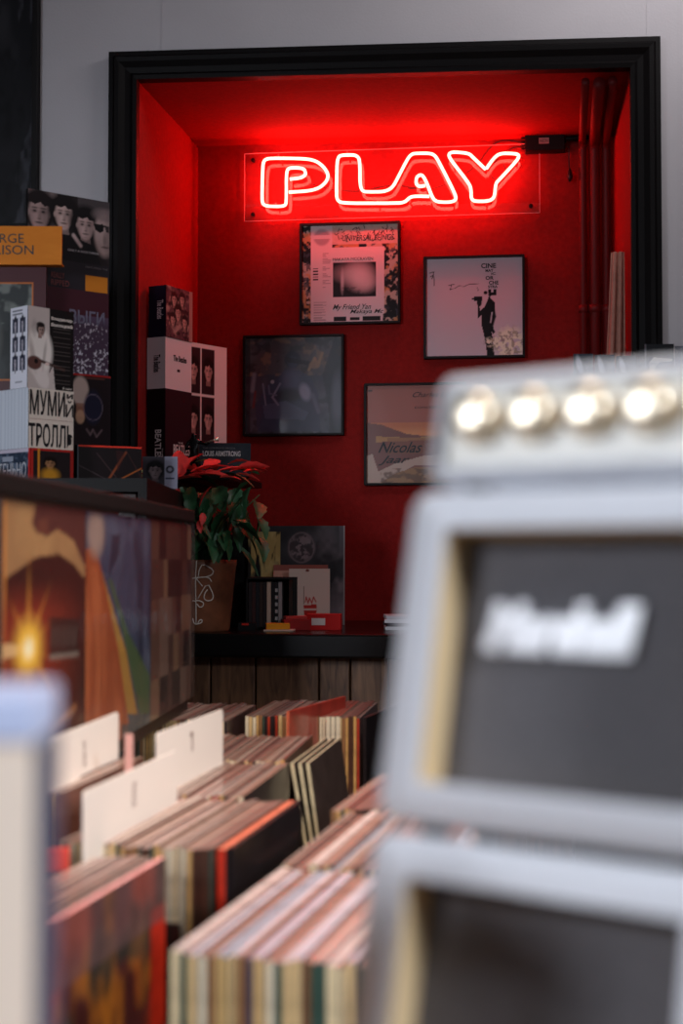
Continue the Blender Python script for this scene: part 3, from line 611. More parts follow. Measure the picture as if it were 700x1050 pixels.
for (x, y, d, ln, wd, az, el) in ((184, 494, 3.93, .085, .055, 100, 60), (186, 490, 3.92, .075, .05, 175, -35), (180, 492, 3.93, .07, .045, 200, -50), (196, 488, 3.94, .09, .045, 20, 20), (214, 492, 3.95, .075, .04, 150, 25), (222, 488, 3.95, .09, .04, 15, 15), (236, 488, 3.96, .085, .04, 10, 18), (242, 490, 3.95, .055, .04, 0, -5), (226, 494, 3.93, .055, .03, -30, 5),
                                  (217, 503, 3.92, .055, .03, -150, -45), (183, 505, 3.92, .045, .03, -110, -50), (210, 485, 3.97, .07, .04, 60, 30), (175, 500, 3.94, .05, .035, 190, -20), (250, 488, 3.98, .05, .035, 20, 10), (234, 480, 4.0, .05, .03, 30, 20), (200, 492, 3.94, .08, .05, -10, 8), (206, 494, 3.92, .07, .045, 170, 5), (228, 491, 3.95, .085, .045, 178, 8), (244, 484, 3.96, .07, .04, 5, 12), (190, 484, 3.93, .07, .05, 60, 40), (165, 500, 3.9, .06, .04, 200, -10), (252, 482, 3.97, .05, .035, 10, 0), (218, 484, 3.94, .06, .04, 90, 10), (208, 530, 3.93, .03, .02, -90, -60), (204, 538, 3.93, .03, .018, -70, -60)):
    leaf(rd, px(x, y - 4, d - .11), ln * 1.2, wd * 1.15, R(az), R(el), R(rg.uniform(-25, 25)), .2)
for (x, y, d, ln, wd, az, el) in ((200, 474, 3.99, .07, .035, 10, 12), (150, 490, 3.85, .05, .035, 190, 10), (156, 488, 3.85, .05, .03, 160, 25), (188, 505, 3.92, .06, .02, -20, -15), (222, 525, 3.92, .03, .03, -40, -10), (202, 542, 3.9, .03, .02, -90, -30), (235, 541, 3.95, .022, .018, 0, 10)):
    leaf(pl, px(x, y, d), ln, wd, R(az), R(el), R(rg.uniform(-25, 25)), .15)
g.build('foliage', ['leaf'], t, True); rd.build('red_bracts', ['bract'], t, True); pl.build('pale_leaves', ['pale'], t, True); st.build('stems', ['stem'], t, True)

# ---- clutter on the ledge
def stand(name, label, cat, x0, x1, ytop, d, art, matkey='gloss', yaw=0., thick=.004, lean=.06, ybot=None, fx=None, body=(40, 38, 40), zb=None):
    p0 = at(x0, 640, d); z0 = zb if zb is not None else zLed + .001; h = at(x0, ytop, d).z - z0; w = width_to(x0, x1, d, yaw)
    t = thing(name, label, cat, (p0.x, p0.y, z0), (-lean, 0, yaw)); m = MB(); m.box(0, w, 0, thick, 0, h, c=L(*body)); m.art(art, 0, w, 0, h, y=-.0006)
    if fx: fx(m, w, h, thick)
    m.build('cover', [matkey, 'ink', 'flat'], t); return t
a = Art(100, 110, (44, 42, 46), 14); a.cloud(4, (62, 60, 64), .4, .8); a.ell(.49, .78, .17, .155, (70, 60, 64), .9, .1); a.cloud(14, (150, 130, 134), .5, .62, .7, mask=np.clip(1.1 - np.hypot((a.U - .49) / .16, (a.V - .78) / .15), 0, 1) * 3)
a.ring(.49, .78, .15, .008, (120, 104, 108), .8)
sm_ = np.clip(1.4 - np.abs(a.U - (.88 + .12 * np.sin(a.V * 5))) / .16, 0, 1) * np.clip(1.3 - a.V, 0, 1)
a.cloud(5, (132, 118, 124), .3, .65, .9, mask=sm_); a.rect(.93, .7, 1, 1, (100, 92, 98), .5); a.rect(.985, 0, 1, 1, (150, 140, 140))
stand('record_cover', 'dark record cover with a pale planet and smoke leaning on the ledge behind the envelopes', 'record', 266, 353, 539, 4.32, a, yaw=R(-2), lean=.05)
a = Art(40, 60, (20, 18, 18), 15); a.rect(.1, .35, 1, 1, (168, 140, 84)); a.cloud(6, (30, 24, 18), .5, .6, .9); a.cloud(5, (190, 166, 110), .5, .7, .6); a.rect(0, 0, 1, .45, (16, 14, 14)); a.ell(.30, .55, .10, .16, (8, 7, 8)); a.ell(.30, .70, .05, .06, (8, 7, 8))
stand('book', 'yellowish picture book with a small dark figure, leaning between the plant and the planet cover', 'book', 254, 287, 545, 4.22, a, lean=.05)
a = Art(60, 30, (176, 150, 140), 16)
def card(name, label, cat, x0, x1, yt, yb, d, art, lean=.08, roll=0., mk='print', fx=None): 
    p0 = at(x0, 640, d); h = at(x0, yt, d).z - at(x0, yb, d).z; w = width_to(x0, x1, d, 0); z0 = zLed + .0005
    t = thing(name, label, cat, (p0.x, p0.y, z0), (-lean, 0, 0)); hh = at(x0, yt, d).z - z0
    m = MB(); X = Matrix.Rotation(roll, 4, 'Y'); m.box(0, w, 0, .002, 0, hh, c=L(200, 180, 170), X=X); m.art(art, 0, w, 0, hh, y=-.0006, X=X)
    if fx: fx(m, w, hh, X)
    m.build('sheet', [mk, 'flat'], t); return t
a = Art(60, 60, (205, 150, 132), 17); a.rect(0, .9, 1, 1, (150, 84, 74))
card('paper_envelope', 'pinkish envelope standing behind the white card with the red cup', 'envelope', 280, 336, 579, 640, 4.20, a)
a = Art(70, 70, (216, 190, 178), 18); a.ell(.52, .33, .16, .22, (176, 40, 34), 1, .05); a.rect(.3, .38, .75, .6, (216, 190, 178)); a.poly([(.36, .38), (.68, .40), (.66, .2), (.55, .08), (.45, .08), (.38, .2)], (180, 44, 36)); a.rect(.36, .30, .68, .325, (216, 190, 178)); a.line([(.40, .44), (.42, .52), (.47, .42), (.5, .5), (.56, .42), (.6, .52), (.66, .44)], .012, (180, 44, 36)); a.line([(.36, .7), (.36, .4)], .006, (90, 40, 36)); a.ell(.45, .97, .05, .02, (120, 60, 50))
card('greeting_card', 'white card with a red cup drawing standing on the ledge among envelopes', 'card', 296, 338, 583, 640, 4.14, a)
# black disc holder
p0 = at(252, 640, 4.06); t = thing('cd_holder', 'black open disc holder with pale disc spines between plant pot and cards', 'cd holder', (p0.x, p0.y, zLed), (0, 0, 0)); w = width_to(252, 304, 4.06, 0); h = at(252, 592, 4.06).z - zLed
m = MB(); m.box(0, w, 0, .12, h - .006, h); m.box(0, w, 0, .12, 0, .006); m.box(0, .005, 0, .12, .006, h - .006); m.box(w - .012, w, 0, .12, .006, h - .006); m.box(.005, w - .012, .115, .12, .006, h - .006)
m.build('case', ['black'], t, bevel=.0008)
xx = .007
for k in range(9):
    c_ = [(40, 30, 32), (60, 30, 30), (30, 30, 36), (50, 34, 30), (36, 28, 30), (196, 168, 150), (26, 22, 24), (30, 28, 30), (150, 140, 140)][k]
    th_ = .0105 if k != 5 else .012; m = MB(); m.box(0, th_ - .0008, .004, .11, 0, h - .02, c=L(*c_))
    if k == 7:
        for q in range(5): m.box(.001, th_ - .002, .0034, .004, .02 + q * .02, .03 + q * .02, c=L(170, 165, 165))
    o = thing('compact_disc_case', ['dark disc case in the black holder on the ledge', 'maroon disc case in the black holder', 'charcoal disc case in the black holder', 'brown disc case in the black holder', 'plum disc case in the black holder', 'wide cream disc case in the black holder', 'jet black disc case in the black holder', 'black disc case with a pale dotted spine in the holder', 'light grey disc case at the end of the holder'][k], 'cd case', (p0.x + xx, p0.y, zLed + .0065), (0, 0, 0), 'disc cases in the black holder')
    m.build('case', ['gloss'], o); xx += th_
# red boxes and packets
def flatbox(name, label, cat, x0, x1, yt, yb, d, dep, colr, yaw=0, fx=None, z=None, mk='print'):
    p0 = at(x0, 640, d); z0 = z if z is not None else zLed + .0003; w = width_to(x0, x1, d, yaw); h = (yb - yt) * d / FPX
    t = thing(name, label, cat, (p0.x, p0.y, z0), (0, 0, yaw)); m = MB(); m.box(0, w, 0, dep, 0, h, c=L(*colr))
    if fx: fx(m, w, h, dep)
    m.build('body', [mk, 'flat'], t, bevel=.0006); return t, z0 + h
flatbox('small_red_box', 'small glossy red box with a white label beside the cards on the ledge', 'box', 314, 349, 625, 641, 4.03, .06, (196, 26, 24), R(-4), fx=lambda m, w, h, d: m.box(.15 * w, .55 * w, -.0008, 0, .3 * h, .75 * h, c=L(225, 205, 200)))
_, zt = flatbox('leather_wallet', 'flat dark red wallet lying in front of the white card', 'wallet', 291, 318, 630, 641, 4.0, .05, (150, 30, 30), R(12))
flatbox('folded_leaflet', 'red folded leaflet lying on top of the wallet', 'leaflet', 293, 330, 634, 637, 4.015, .04, (186, 60, 54), R(14), z=zt + .0005)
_, zt2 = flatbox('paper_leaflet', 'white paper leaflet lying under the yellow packet on the ledge', 'leaflet', 270, 300, 641, 642.5, 3.95, .06, (214, 190, 176), R(-5))
flatbox('yellow_packet', 'small yellow-orange packet lying on a white leaflet', 'packet', 273, 297, 634, 640, 3.96, .05, (224, 150, 30), R(6), z=zt2 + .0004)
flatbox('small_dark_box', 'small black box with a red mark at the foot of the plant pot', 'box', 244, 262, 634, 642, 3.98, .05, (16, 14, 16), fx=lambda m, w, h, d: m.box(.2 * w, .6 * w, -.0008, 0, .7 * h, .95 * h, c=L(210, 40, 30)))
z = zLed + .0003
for k, (c_, dx) in enumerate((((205, 200, 205), 0), ((70, 60, 66), 2), ((215, 210, 215), -1), ((190, 184, 190), 1))):
    _, z = flatbox('compact_disc_case', ['pale disc case at the bottom of the little pile beside the amplifier', 'dark disc case in the little pile beside the amplifier', 'white disc case in the little pile beside the amplifier', 'grey disc case topmost of the little pile beside the amplifier'][k], 'cd case', 395 + dx, 445 + dx, 0, 3.6, 4.0, .125, c_, R(2 * dx), z=z + .0004, mk='gloss')

# ================================================================== left cabinet and its stacks
ux = at(146, 493, 3.6)
t = thing('tall_dark_cabinet', 'tall dark cabinet against the grey wall carrying the box sets and books', 'cabinet', (-1.25, 3.14, 0), (0, 0, 0))
cwid = 1.25 - .43; m = MB()
m.box(0, cwid, 0, .70, zS - .03, zS); m.box(0, cwid, 0, .70, .02, .05); m.box(0, .02, 0, .70, .05, zS - .03); m.box(cwid - .02, cwid, 0, .70, .05, zS - .03); m.box(.02, cwid - .02, .68, .70, .05, zS - .03); m.build('carcass', ['black'], t, bevel=.002)
for k in range(2):
    d_ = MB().box(.022 + k * (cwid / 2 - .02), cwid / 2 - .004 + k * (cwid / 2 - .02), -.004, .014, .055, zS - .035).build('door', ['darkwood'], t, bevel=.002)
    MB().tube([(cwid / 2 - .03 + k * .04, -.004, .8), (cwid / 2 - .03 + k * .04, -.03, .8), (cwid / 2 - .03 + k * .04, -.03, .95), (cwid / 2 - .03 + k * .04, -.004, .95)], .005, n=8).build('handle', ['metal'], d_, True)
YV = R(48)
# bottom row : disc sets
def fxH(m, w, h, d):
    m.text('ТЕНЬНО', -1.02 * d, -.12 * d, .12 * h, .58 * h, y=-.0014, m=2, c=L(190, 190, 195), X=SIDE, bold=.0)
a = Art(60, 50, (34, 26, 28), 20); a.rect(0, .93, 1, 1, (178, 40, 34)); a.rect(.93, 0, 1, 1, (150, 34, 30)); a.rect(0, 0, .06, 1, (176, 40, 34)); a.rect(.16, 0, .21, 1, (204, 130, 40)); a.face(.45, .55, .13, (168, 120, 84), (22, 14, 12)); a.ell(.45, .2, .2, .2, (200, 140, 40), .9, .4)
b = Art(60, 40, (40, 52, 70), 21); b.cloud(8, (110, 124, 144), .5, .7, .7); b.rect(0, .88, 1, 1, (200, 190, 205)); b.rect(.94, 0, 1, 1, (190, 40, 36)); b.rect(.1, .62, .45, .78, (170, 176, 190), .8)
t1, w_c, h1 = boxset('cd_box_set', 'colourful disc box with red edges and concentric lettering at the bottom of the Cyrillic stack', 'box set', 31, 493, 459, 3.25, YV, 75, .12, a, b, fx=fxH, z=zS)
a = Art(60, 60, (222, 206, 192), 22); b = Art(40, 30, (206, 212, 222), 23)
for q in range(12): b.rect(q / 12, 0, q / 12 + .02, 1, (176, 184, 198), .6)
def fxM(m, w, h, d):
    m.text('МУМИ', .02 * w, .80 * w, .56 * h, .97 * h, y=-.0014, m=1, bold=.012); m.text('Й', .82 * w, .99 * w, .56 * h, .84 * h, y=-.0014, m=1); m.text('И', .84 * w, .98 * w, .87 * h, .95 * h, y=-.0014, m=1, bold=.03)
    m.text('ТРОЛЛЬ', .0 * w, .98 * w, .03 * h, .42 * h, y=-.0014, m=1, bold=.012); m.box(.02 * w, .97 * w, -.0012, 0, .485 * h, .49 * h, m=2, c=L(150, 90, 80))
t2, w_m, h2_ = boxset('cd_box_set', 'cream box set with tall black Cyrillic capitals under the guitarist book', 'box set', 29, 459, 397, 3.25, YV, 75, .16, a, b, fx=fxM, z=zS + h1)
# guitarist book
a = Art(90, 120, (196, 180, 174), 24); a.rect(.47, 0, 1, 1, (22, 17, 17))
a.ell(.25, .45, .28, .30, (236, 224, 216), 1, .15); a.ell(.22, .55, .2, .12, (232, 220, 212), 1, .2); a.ell(.30, .15, .2, .12, (226, 212, 206), 1, .2, -.6); a.poly([(.47, .2), (.47, 0), (.6, 0), (.55, .3)], (206, 190, 184))
a.ell(.10, .42, .05, .2, (170, 154, 148), .7, .5, .3); a.ell(.36, .42, .03, .16, (160, 144, 138), .6, .5, -.2); a.rect(.22, .62, .30, .68, (150, 120, 112)); a.ell(.27, .74, .095, .075, (30, 20, 20), 1, .15); a.ell(.285, .715, .062, .068, (170, 140, 130), 1, .15); a.ell(.32, .70, .03, .05, (90, 64, 60), .6, .5); a.ell(.265, .725, .014, .008, (30, 20, 20)); a.ell(.31, .725, .014, .008, (30, 20, 20)); a.ell(.29, .68, .02, .006, (70, 40, 40)); a.ell(.27, .785, .09, .03, (24, 16, 16), 1, .2); a.ell(.14, .74, .06, .10, (150, 134, 130), .5, .4)
a.line([(.15, .36), (.8, .26)], .018, (70, 46, 42)); a.ell(.14, .31, .16, .085, (96, 62, 56), 1, .12); a.ell(.18, .33, .04, .03, (20, 14, 14)); a.ell(.42, .31, .05, .02, (226, 200, 190))
for q in range(34): a.rect(.54, .06 + q * .022, .93, .063 + q * .022, (110, 98, 94), .55)
b = Art(40, 100, (222, 222, 232), 25)
for i in range(2):
    for j in range(3): b.rect(.12 + i * .42, .22 + j * .23, .46 + i * .42, .40 + j * .23, (70, 76, 96)); b.face(.29 + i * .42, .31 + j * .23, .075, (196, 190, 200), (40, 40, 52))
b.rect(.12, .90, .7, .92, (120, 120, 130)); b.rect(.12, .94, .7, .96, (120, 120, 130)); b.rect(.3, .07, .7, .09, (150, 150, 160))
def fxV(m, w, h, d):
    m.text('Владимир', .5 * w, .97 * w, .855 * h, .905 * h, y=-.0014, m=2, c=L(220, 206, 196), bold=.03); m.text('Высоцкий', .5 * w, .97 * w, .78 * h, .83 * h, y=-.0014, m=2, c=L(220, 206, 196), bold=.03)
    m.text('8 книг', .76 * w, .97 * w, .015 * h, .045 * h, y=-.0014, m=2, c=L(220, 206, 196))
boxset('boxed_book', 'white and black boxed book with a seated guitarist on its cover', 'book', 28, 397, 313, 3.25, YV, 75, .066, a, b, matkey='print', fx=fxV, z=zS + h1 + h2_)
# column behind: bulbs book, dark record, group portrait
YC = R(39); dC = 3.40
zC = at(47, 470, dC).z
a = Art(70, 70, (34, 22, 26), 26); a.ell(.52, .80, .13, .17, (216, 190, 180), .85, .12); a.rect(.46, .5, .58, .66, (160, 110, 90), .8); a.ell(.52, .50, .07, .08, (206, 160, 130), .8)
a.ell(.72, .62, .14, .2, (34, 32, 56)); a.ring(.72, .62, .15, .006, (150, 130, 150), .5); a.line([(.62, .36), (.68, .3), (.72, .36), (.78, .28), (.86, .36)], .012, (120, 96, 100), .8); a.rect(.6, .95, .9, .965, (120, 70, 60), .8); a.rect(0, .985, 1, 1, (180, 40, 36))
t_, w_b, h_b = boxset('record_cover', 'dark book with a pale light bulb picture standing behind the Cyrillic box set', 'book', 47, 470, 380, dC, YC, 113, .03, a, z=zC, matkey='print')
st_ = thing('riser_block', 'plain dark riser block hidden behind the disc boxes on the cabinet', 'riser', (at(47, 470, dC).x, dC, zS), (0, 0, YC))
MB().box(0, w_b, .004, .12, 0, zC - zS).build('block', ['black'], st_, bevel=.001)
a = Art(110, 110, (66, 26, 36), 27); a.rect(.32, 0, 1, .70, (84, 66, 88), .9); a.cloud(30, (226, 222, 236), .62, .66, .95, mask=a.R(.36, 0, 1, .36) * (a.vn(5) > .35)); a.cloud(30, (216, 206, 220), .64, .68, .8, mask=a.R(.4, .36, 1, .62))
def fxK(m, w, h, d): m.text('ВЫГИ', .36 * w, .93 * w, .60 * h, .76 * h, y=-.0014, m=2, c=L(104, 98, 118), bold=.02)
_, _, h_k = boxset('record_cover', 'dark purple record cover with sparkling white specks below the group portrait', 'record', 47, 380, 293, dC, YC, 111, .012, a, z=zC + h_b, fx=fxK, matkey='gloss')
a = Art(130, 120, (36, 28, 30), 28)
a.rect(.0, .55, .35, 1, (120, 104, 104)); a.rect(.6, .8, 1, 1, (70, 62, 64))
a.face(.13, .76, .155, (170, 142, 138), (26, 18, 20)); a.face(.43, .78, .135, (196, 166, 160), (20, 14, 16), hr=1.4); a.face(.70, .70, .13, (184, 154, 150), (14, 10, 12), hr=1.5); a.ell(.94, .64, .13, .24, (170, 144, 140), 1, .15); a.ell(.94, .85, .15, .07, (120, 104, 104), .8, .3); a.poly([(.80, .74), (.92, .75), (.93, .68), (.88, .65), (.82, .68)], (12, 10, 12)); a.poly([(.94, .74), (1, .73), (1, .66), (.96, .67)], (12, 10, 12)); a.line([(.92, .73), (.95, .73)], .012, (12, 10, 12)); a.ell(.94, .58, .02, .06, (110, 90, 88), .6, .5); a.ell(.95, .50, .05, .012, (70, 50, 50), .8, .4); a.ell(1.0, .6, .06, .2, (80, 66, 66), .5, .5)
a.poly([(.25, .62), (.35, .5), (.2, .45), (.1, .55)], (206, 180, 178), .8); a.poly([(.2, .55), (.5, .58), (.8, .5), (.9, .3), (0, .3), (0, .5)], (24, 20, 24)); a.line([(.55, .58), (.64, .48)], .02, (196, 170, 168)); a.rect(0, 0, 1, .3, (40, 34, 40))
a.rect(.70, .0, .98, .17, (206, 122, 34))
def fxS(m, w, h, d):
    m.text('ONLY A NORTHERN', .48 * w, .86 * w, .405 * h, .43 * h, y=-.0014, m=2, c=L(190, 180, 184)); m.text('REALLY', .28 * w, .44 * w, .10 * h, .16 * h, y=-.0014, m=2, c=L(120, 50, 50)); m.text('RIPPED', .28 * w, .50 * w, .02 * h, .08 * h, y=-.0014, m=2, c=L(120, 50, 50))
    m.text('FEATURING THE', .7 * w, .98 * w, .25 * h, .27 * h, y=-.0014, m=2, c=L(110, 100, 104))
boxset('record_cover', 'dark group portrait record cover with an orange sticker against the grey wall', 'record', 28, 293, 193, dC - .03, YC, 112, .01, a, z=zC + h_b + h_k, fx=fxS, matkey='print')
# maroon record with picture and orange header card
dH = 3.30; zH = at(20, 400, dH).z
a = Art(110, 110, (74, 30, 36), 30); a.rect(.1, .09, .90, .80, (206, 112, 40)); a.rect(.11, .1, .89, .79, (44, 48, 48)); a.cloud(10, (120, 124, 118), .5, .65, .8, mask=a.R(.11, .5, .89, .79)); a.cloud(6, (24, 26, 26), .4, .6, .8, mask=a.R(.11, .1, .89, .5)); a.ell(.55, .4, .1, .2, (120, 120, 110), .6, .4)
t_ = boxset('record_cover', 'maroon record cover with an orange-bordered garden photo behind the guitarist book', 'record', -90, 400, 262, dH + .05, R(0), 47, .012, a, z=zH, matkey='gloss')
rb_ = thing('riser_block', 'taller dark riser block under the maroon record cover', 'riser', (at(-90, 400, dH).x - .02, dH + .05, zS), (0, 0, 0)); MB().box(0, .30, 0, .10, 0, zH - zS).build('block', ['black'], rb_, bevel=.001)
p = at(-70, 271, dH + .02); a = Art(80, 20, (214, 124, 34), 31); a.cloud(5, (226, 138, 44), .4, .7, .5)
t = thing('header_card', 'orange header card with black serif capitals above the maroon record cover', 'sign', (p.x, p.y, p.z), (0, 0, R(1)))
w = width_to(-70, 64, dH + .02, R(1)); h = (271 - 231) * (dH + .02) / FPX; m = MB(); m.box(0, w, 0, .006, 0, h, c=L(210, 122, 34)); m.art(a, 0, w, 0, h, y=-.0006)
def fxx(x): return (x + 70) / 134 * w
m.text('GEORGE', fxx(-30), fxx(25), .56 * h, .80 * h, y=-.0012, m=1); m.text('HARRISON', fxx(-36), fxx(35), .26 * h, .50 * h, y=-.0012, m=1)
m.box(0, w, .006, .03, 0, .004, c=L(210, 122, 34)); m.build('card', ['print', 'ink'], t)
m = MB(); m.box(.05, .06, .012, .03, -.22, h); m.build('support_strip', ['black'], t)
# plectrum-like black disc box with a red edge
a = Art(90, 60, (26, 16, 18), 32)
a.line([(.45, .05), (.75, .85)], .018, (150, 74, 40), .8); a.line([(.55, .05), (1, .45)], .014, (180, 96, 40), .8); a.line([(.3, .8), (.6, .2)], .004, (110, 80, 80), .7); a.line([(.0, .5), (.5, .1)], .004, (120, 100, 104), .7); a.line([(.75, .9), (1, .2)], .004, (90, 50, 46), .7); a.rect(0, .965, 1, 1, (232, 60, 40)); a.rect(0, 0, .02, 1, (90, 96, 104))
a.poly([(.6, .9), (.75, .85), (.62, .3)], (60, 26, 26), .6)
boxset('record_cover', 'low black case with thin orange rays and a red top edge beside the Cyrillic stack', 'record', 79, 500, 456, 3.40, R(28), 145, .02, a, z=zS, matkey='gloss')

# ================================================================== rack behind the amplifier
p = at(585, 384, 3.45); t = thing('tall_black_rack', 'tall black display rack standing behind the amplifier before the niche frame', 'rack', (p.x, 3.42, 0), (0, 0, -A))
zr = at(600, 384, 3.45).z; m = MB()
for k in range(6): m.box(0, .42, 0, .22, .08 + (zr - .1) * k / 5, .10 + (zr - .1) * k / 5)
m.box(0, .015, 0, .22, 0, zr); m.box(.405, .42, 0, .22, 0, zr); m.box(.015, .405, .21, .22, 0, zr); m.build('carcass', ['black'], t, bevel=.001)
def onrack(name, label, cat, x0, x1, yt, art, dd, th_=.012, n=None, yaw=0, mk='gloss'):
    p = at(x0, 384, dd); w = width_to(x0, x1, dd, yaw); h = at(x0, yt, dd).z - zr
    t = thing(name, label, cat, (p.x, dd, zr), (0, 0, yaw)); m = MB(); m.box(0, w, 0, th_, 0, h, c=L(60, 64, 72)); m.art(art, 0, w, 0, h, y=-.0006); m.build('cover', [mk], t)
a = Art(50, 60, (40, 42, 46), 40); a.poly([(.15, 0), (.15, .45), (.3, .6), (.95, .55), (.95, .48), (.5, .45), (.35, .3), (.3, 0)], (214, 206, 190), .9); a.cloud(10, (120, 112, 100), .5, .6, .5, mask=a.R(.1, 0, .6, .5)); a.rect(0, 0, .05, 1, (110, 112, 120))
onrack('postcard', 'dark card with a pale outstretched hand on top of the black rack', 'card', 661, 691, 353, a, 3.50, .006, yaw=R(-5))
a = Art(20, 30, (110, 116, 132), 41); onrack('postcard', 'plain bluish card beside the pale hand card on the black rack', 'card', 692, 720, 355, a, 3.52, .006, yaw=R(-5))
for k in range(3):
    a = Art(24, 30, (70, 76, 88), 42 + k); a.ell(.3, .5, .14, .4, (226, 230, 240), .9, .3, .3)
    onrack('compact_disc_case', ['glossy disc case at the outer end of the row on the black rack', 'glossy disc case in the middle of the row on the black rack', 'glossy disc case closest to the hand card on the black rack'][k], 'cd case', 588 + k * 22, 608 + k * 22, 363 + k, a, 3.50 + k * .004, .01, yaw=R(-5))

# ================================================================== record panel (upper tier) on the left
PY = math.atan2(.287 - .393, -(2.70 - 1.65)); ang = math.atan2(2.70 - 1.65, .393 - .287)   # heading of the face line
P0 = at(3, 700, 1.50); P0.z = 0; P1 = at(196, 600, 2.70); P1.z = 0
hd = (P1 - P0); FL = hd.length; yawp = math.atan2(hd.y, hd.x)
zb = at(190, 717, 2.65).z; zt = at(196, 536, 2.70).z
t = thing('upper_record_tier', 'black raised record tier with a long top rail beside the wall cabinet', 'record rack', (P0.x, P0.y, 0), (0, 0, yawp))
m = MB(); m.box(-.10, FL + .004, -.006, .012, zt, zt + .024); m.build('top_rail', ['black'], t, bevel=.003)
m = MB(); m.box(-.10, FL, .006, .16, zb - .025, zb - .003); m.build('shelf', ['darkwood'], t, bevel=.001)
m = MB(); m.box(-.10, FL, .14, .155, zb, zt + .02); m.build('back_panel', ['darkwood'], t)
for x in (-.09, FL - .03): MB().box(x, x + .03, .10, .135, 0, zb - .025).build('post', ['darkwood'], t, bevel=.001)
MB().box(FL - .001, FL + .004, -.006, .14, zb, zt).build('clear_end_panel', ['acrylic'], t)
def tier_lp(s0, s1, art, label, dy=0., fx=None):
    hgt = zt - zb - .003; q = P0 + hd.normalized() * s0 + Vector((-hd.normalized().y, hd.normalized().x, 0)) * (.0005 + dy)
    o = thing('record_cover', label, 'record', (q.x, q.y, zb - .002), (0, 0, yawp)); m = MB(); m.box(0, s1 - s0, 0, .004, 0, hgt, c=L(60, 50, 50)); m.art(art, 0, s1 - s0, 0, hgt, y=-.0006)
    if fx: fx(m, s1 - s0, hgt)
    m.build('sleeve', ['sleeveart', 'flat'], o); return o
M['sleeveart'] = mat('cover_in_plastic', (1, 1, 1), .4, attr=True, coat=.6, coat_rough=.1, bump=.5, bscale=14, bdist=.006)
def cp(x, y, s0, s1):   # point of the photograph -> place on the cover
    s_ = sp(x); d = P0.y + s_ * hd.normalized().y; return (s_ - s0) / (s1 - s0), (1.25 + (572 - y) / FPX * d - zb) / (zt - zb)
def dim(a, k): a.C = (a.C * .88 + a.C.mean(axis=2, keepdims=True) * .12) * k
def sp(x):   # pixel column -> length along the face line
    a = (x - 350) / FPX; d = hd.normalized(); return (a * P0.y - P0.x) / (d.x - a * d.y)
a = Art(130, 130, (66, 30, 26), 50)
def c6(X, Y): return cp(X * .3286, 480 + Y * .3286, sp(3), sp(88))
a.poly([c6(*q) for q in ((0, 40), (280, 60), (280, 320), (262, 330), (235, 292), (180, 252), (110, 268), (20, 330), (0, 340))], (172, 128, 82)); a.cloud(4, (190, 146, 92), .4, .7, .6, l=2, mask=(a.V > .82).astype(float)); 
a.poly([c6(*q) for q in ((112, 92), (180, 88), (280, 116), (280, 300), (264, 290), (232, 216), (182, 178), (150, 200), (118, 192), (100, 160))], (92, 50, 46))
a.poly([c6(*q) for q in ((120, 150), (150, 140), (150, 190), (120, 190))], (112, 62, 48)); a.rect(0, .3, .03, 1, (224, 140, 44))
cx_, cy_ = c6(92, 552); rr_ = np.hypot(a.U - cx_, (a.V - cy_) * 1.6); th_ = np.arctan2((a.V - cy_) * 1.6, a.U - cx_); low = (a.V < .66)
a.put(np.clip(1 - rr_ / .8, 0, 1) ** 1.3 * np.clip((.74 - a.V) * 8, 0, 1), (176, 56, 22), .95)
a.poly([c6(*q) for q in ((158, 455), (250, 462), (250, 570), (158, 580))], (58, 40, 38), .8); a.line([c6(160, 580), c6(248, 570)], .010, (150, 140, 130), .7)
for q in range(5): a.line([c6(165 + q * 17, 540), c6(172 + q * 17, 490)], .010, (120, 108, 102), .6)
for an, ln_, wd_ in ((1.57, .62, .05), (2.2, .4, .05), (.95, .5, .04), (-.75, .7, .05), (-1.57, .35, .05), (-2.3, .35, .05), (.45, .35, .03), (-.3, .3, .03)):
    dl = np.abs(np.angle(np.exp(1j * (th_ - an)))); a.put(np.clip(1 - dl * rr_ / (wd_ * np.clip(1 - rr_ / ln_, .02, 1)), 0, 1) * np.clip(1 - rr_ / ln_, 0, 1), (250, 170, 30), .9)
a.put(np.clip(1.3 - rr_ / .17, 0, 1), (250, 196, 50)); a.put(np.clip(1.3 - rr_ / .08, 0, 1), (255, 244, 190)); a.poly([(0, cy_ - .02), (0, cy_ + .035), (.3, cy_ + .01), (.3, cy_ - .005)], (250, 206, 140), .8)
a.line([c6(165, 812), c6(240, 735)], .014, (180, 120, 70), .8)
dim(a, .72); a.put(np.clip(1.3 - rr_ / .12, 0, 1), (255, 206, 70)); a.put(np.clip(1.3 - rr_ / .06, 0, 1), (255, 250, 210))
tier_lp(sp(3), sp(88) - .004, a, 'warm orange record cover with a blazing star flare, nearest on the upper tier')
a = Art(100, 120, (62, 74, 104), 51); a.cloud(5, (96, 108, 136), .45, .75, .8, l=3); a.cloud(5, (34, 40, 64), .5, .7, .7, l=2)
def c7(X, Y): return cp(X * .3286, 480 + Y * .3286, sp(88), sp(155))
a.put(np.clip((.35 - a.V) * 3, 0, 1), (44, 84, 84), .7)
a.poly([c7(*q) for q in ((340, 340), (375, 460), (440, 760), (470, 760), (470, 640), (400, 500), (350, 340))], (74, 104, 50), .8)
a.poly([c7(*q) for q in ((300, 250), (345, 400), (395, 560), (432, 760), (390, 760), (340, 500))], (190, 140, 36), .9)
a.poly([c7(*q) for q in ((262, 240), (300, 240), (330, 360), (372, 560), (405, 790), (262, 810))], (166, 78, 34)); a.cloud(12, (196, 104, 52), .45, .6, .8, l=2, mask=((a.V < .78) & (a.U < .12 + (.8 - a.V) * .65)).astype(float))
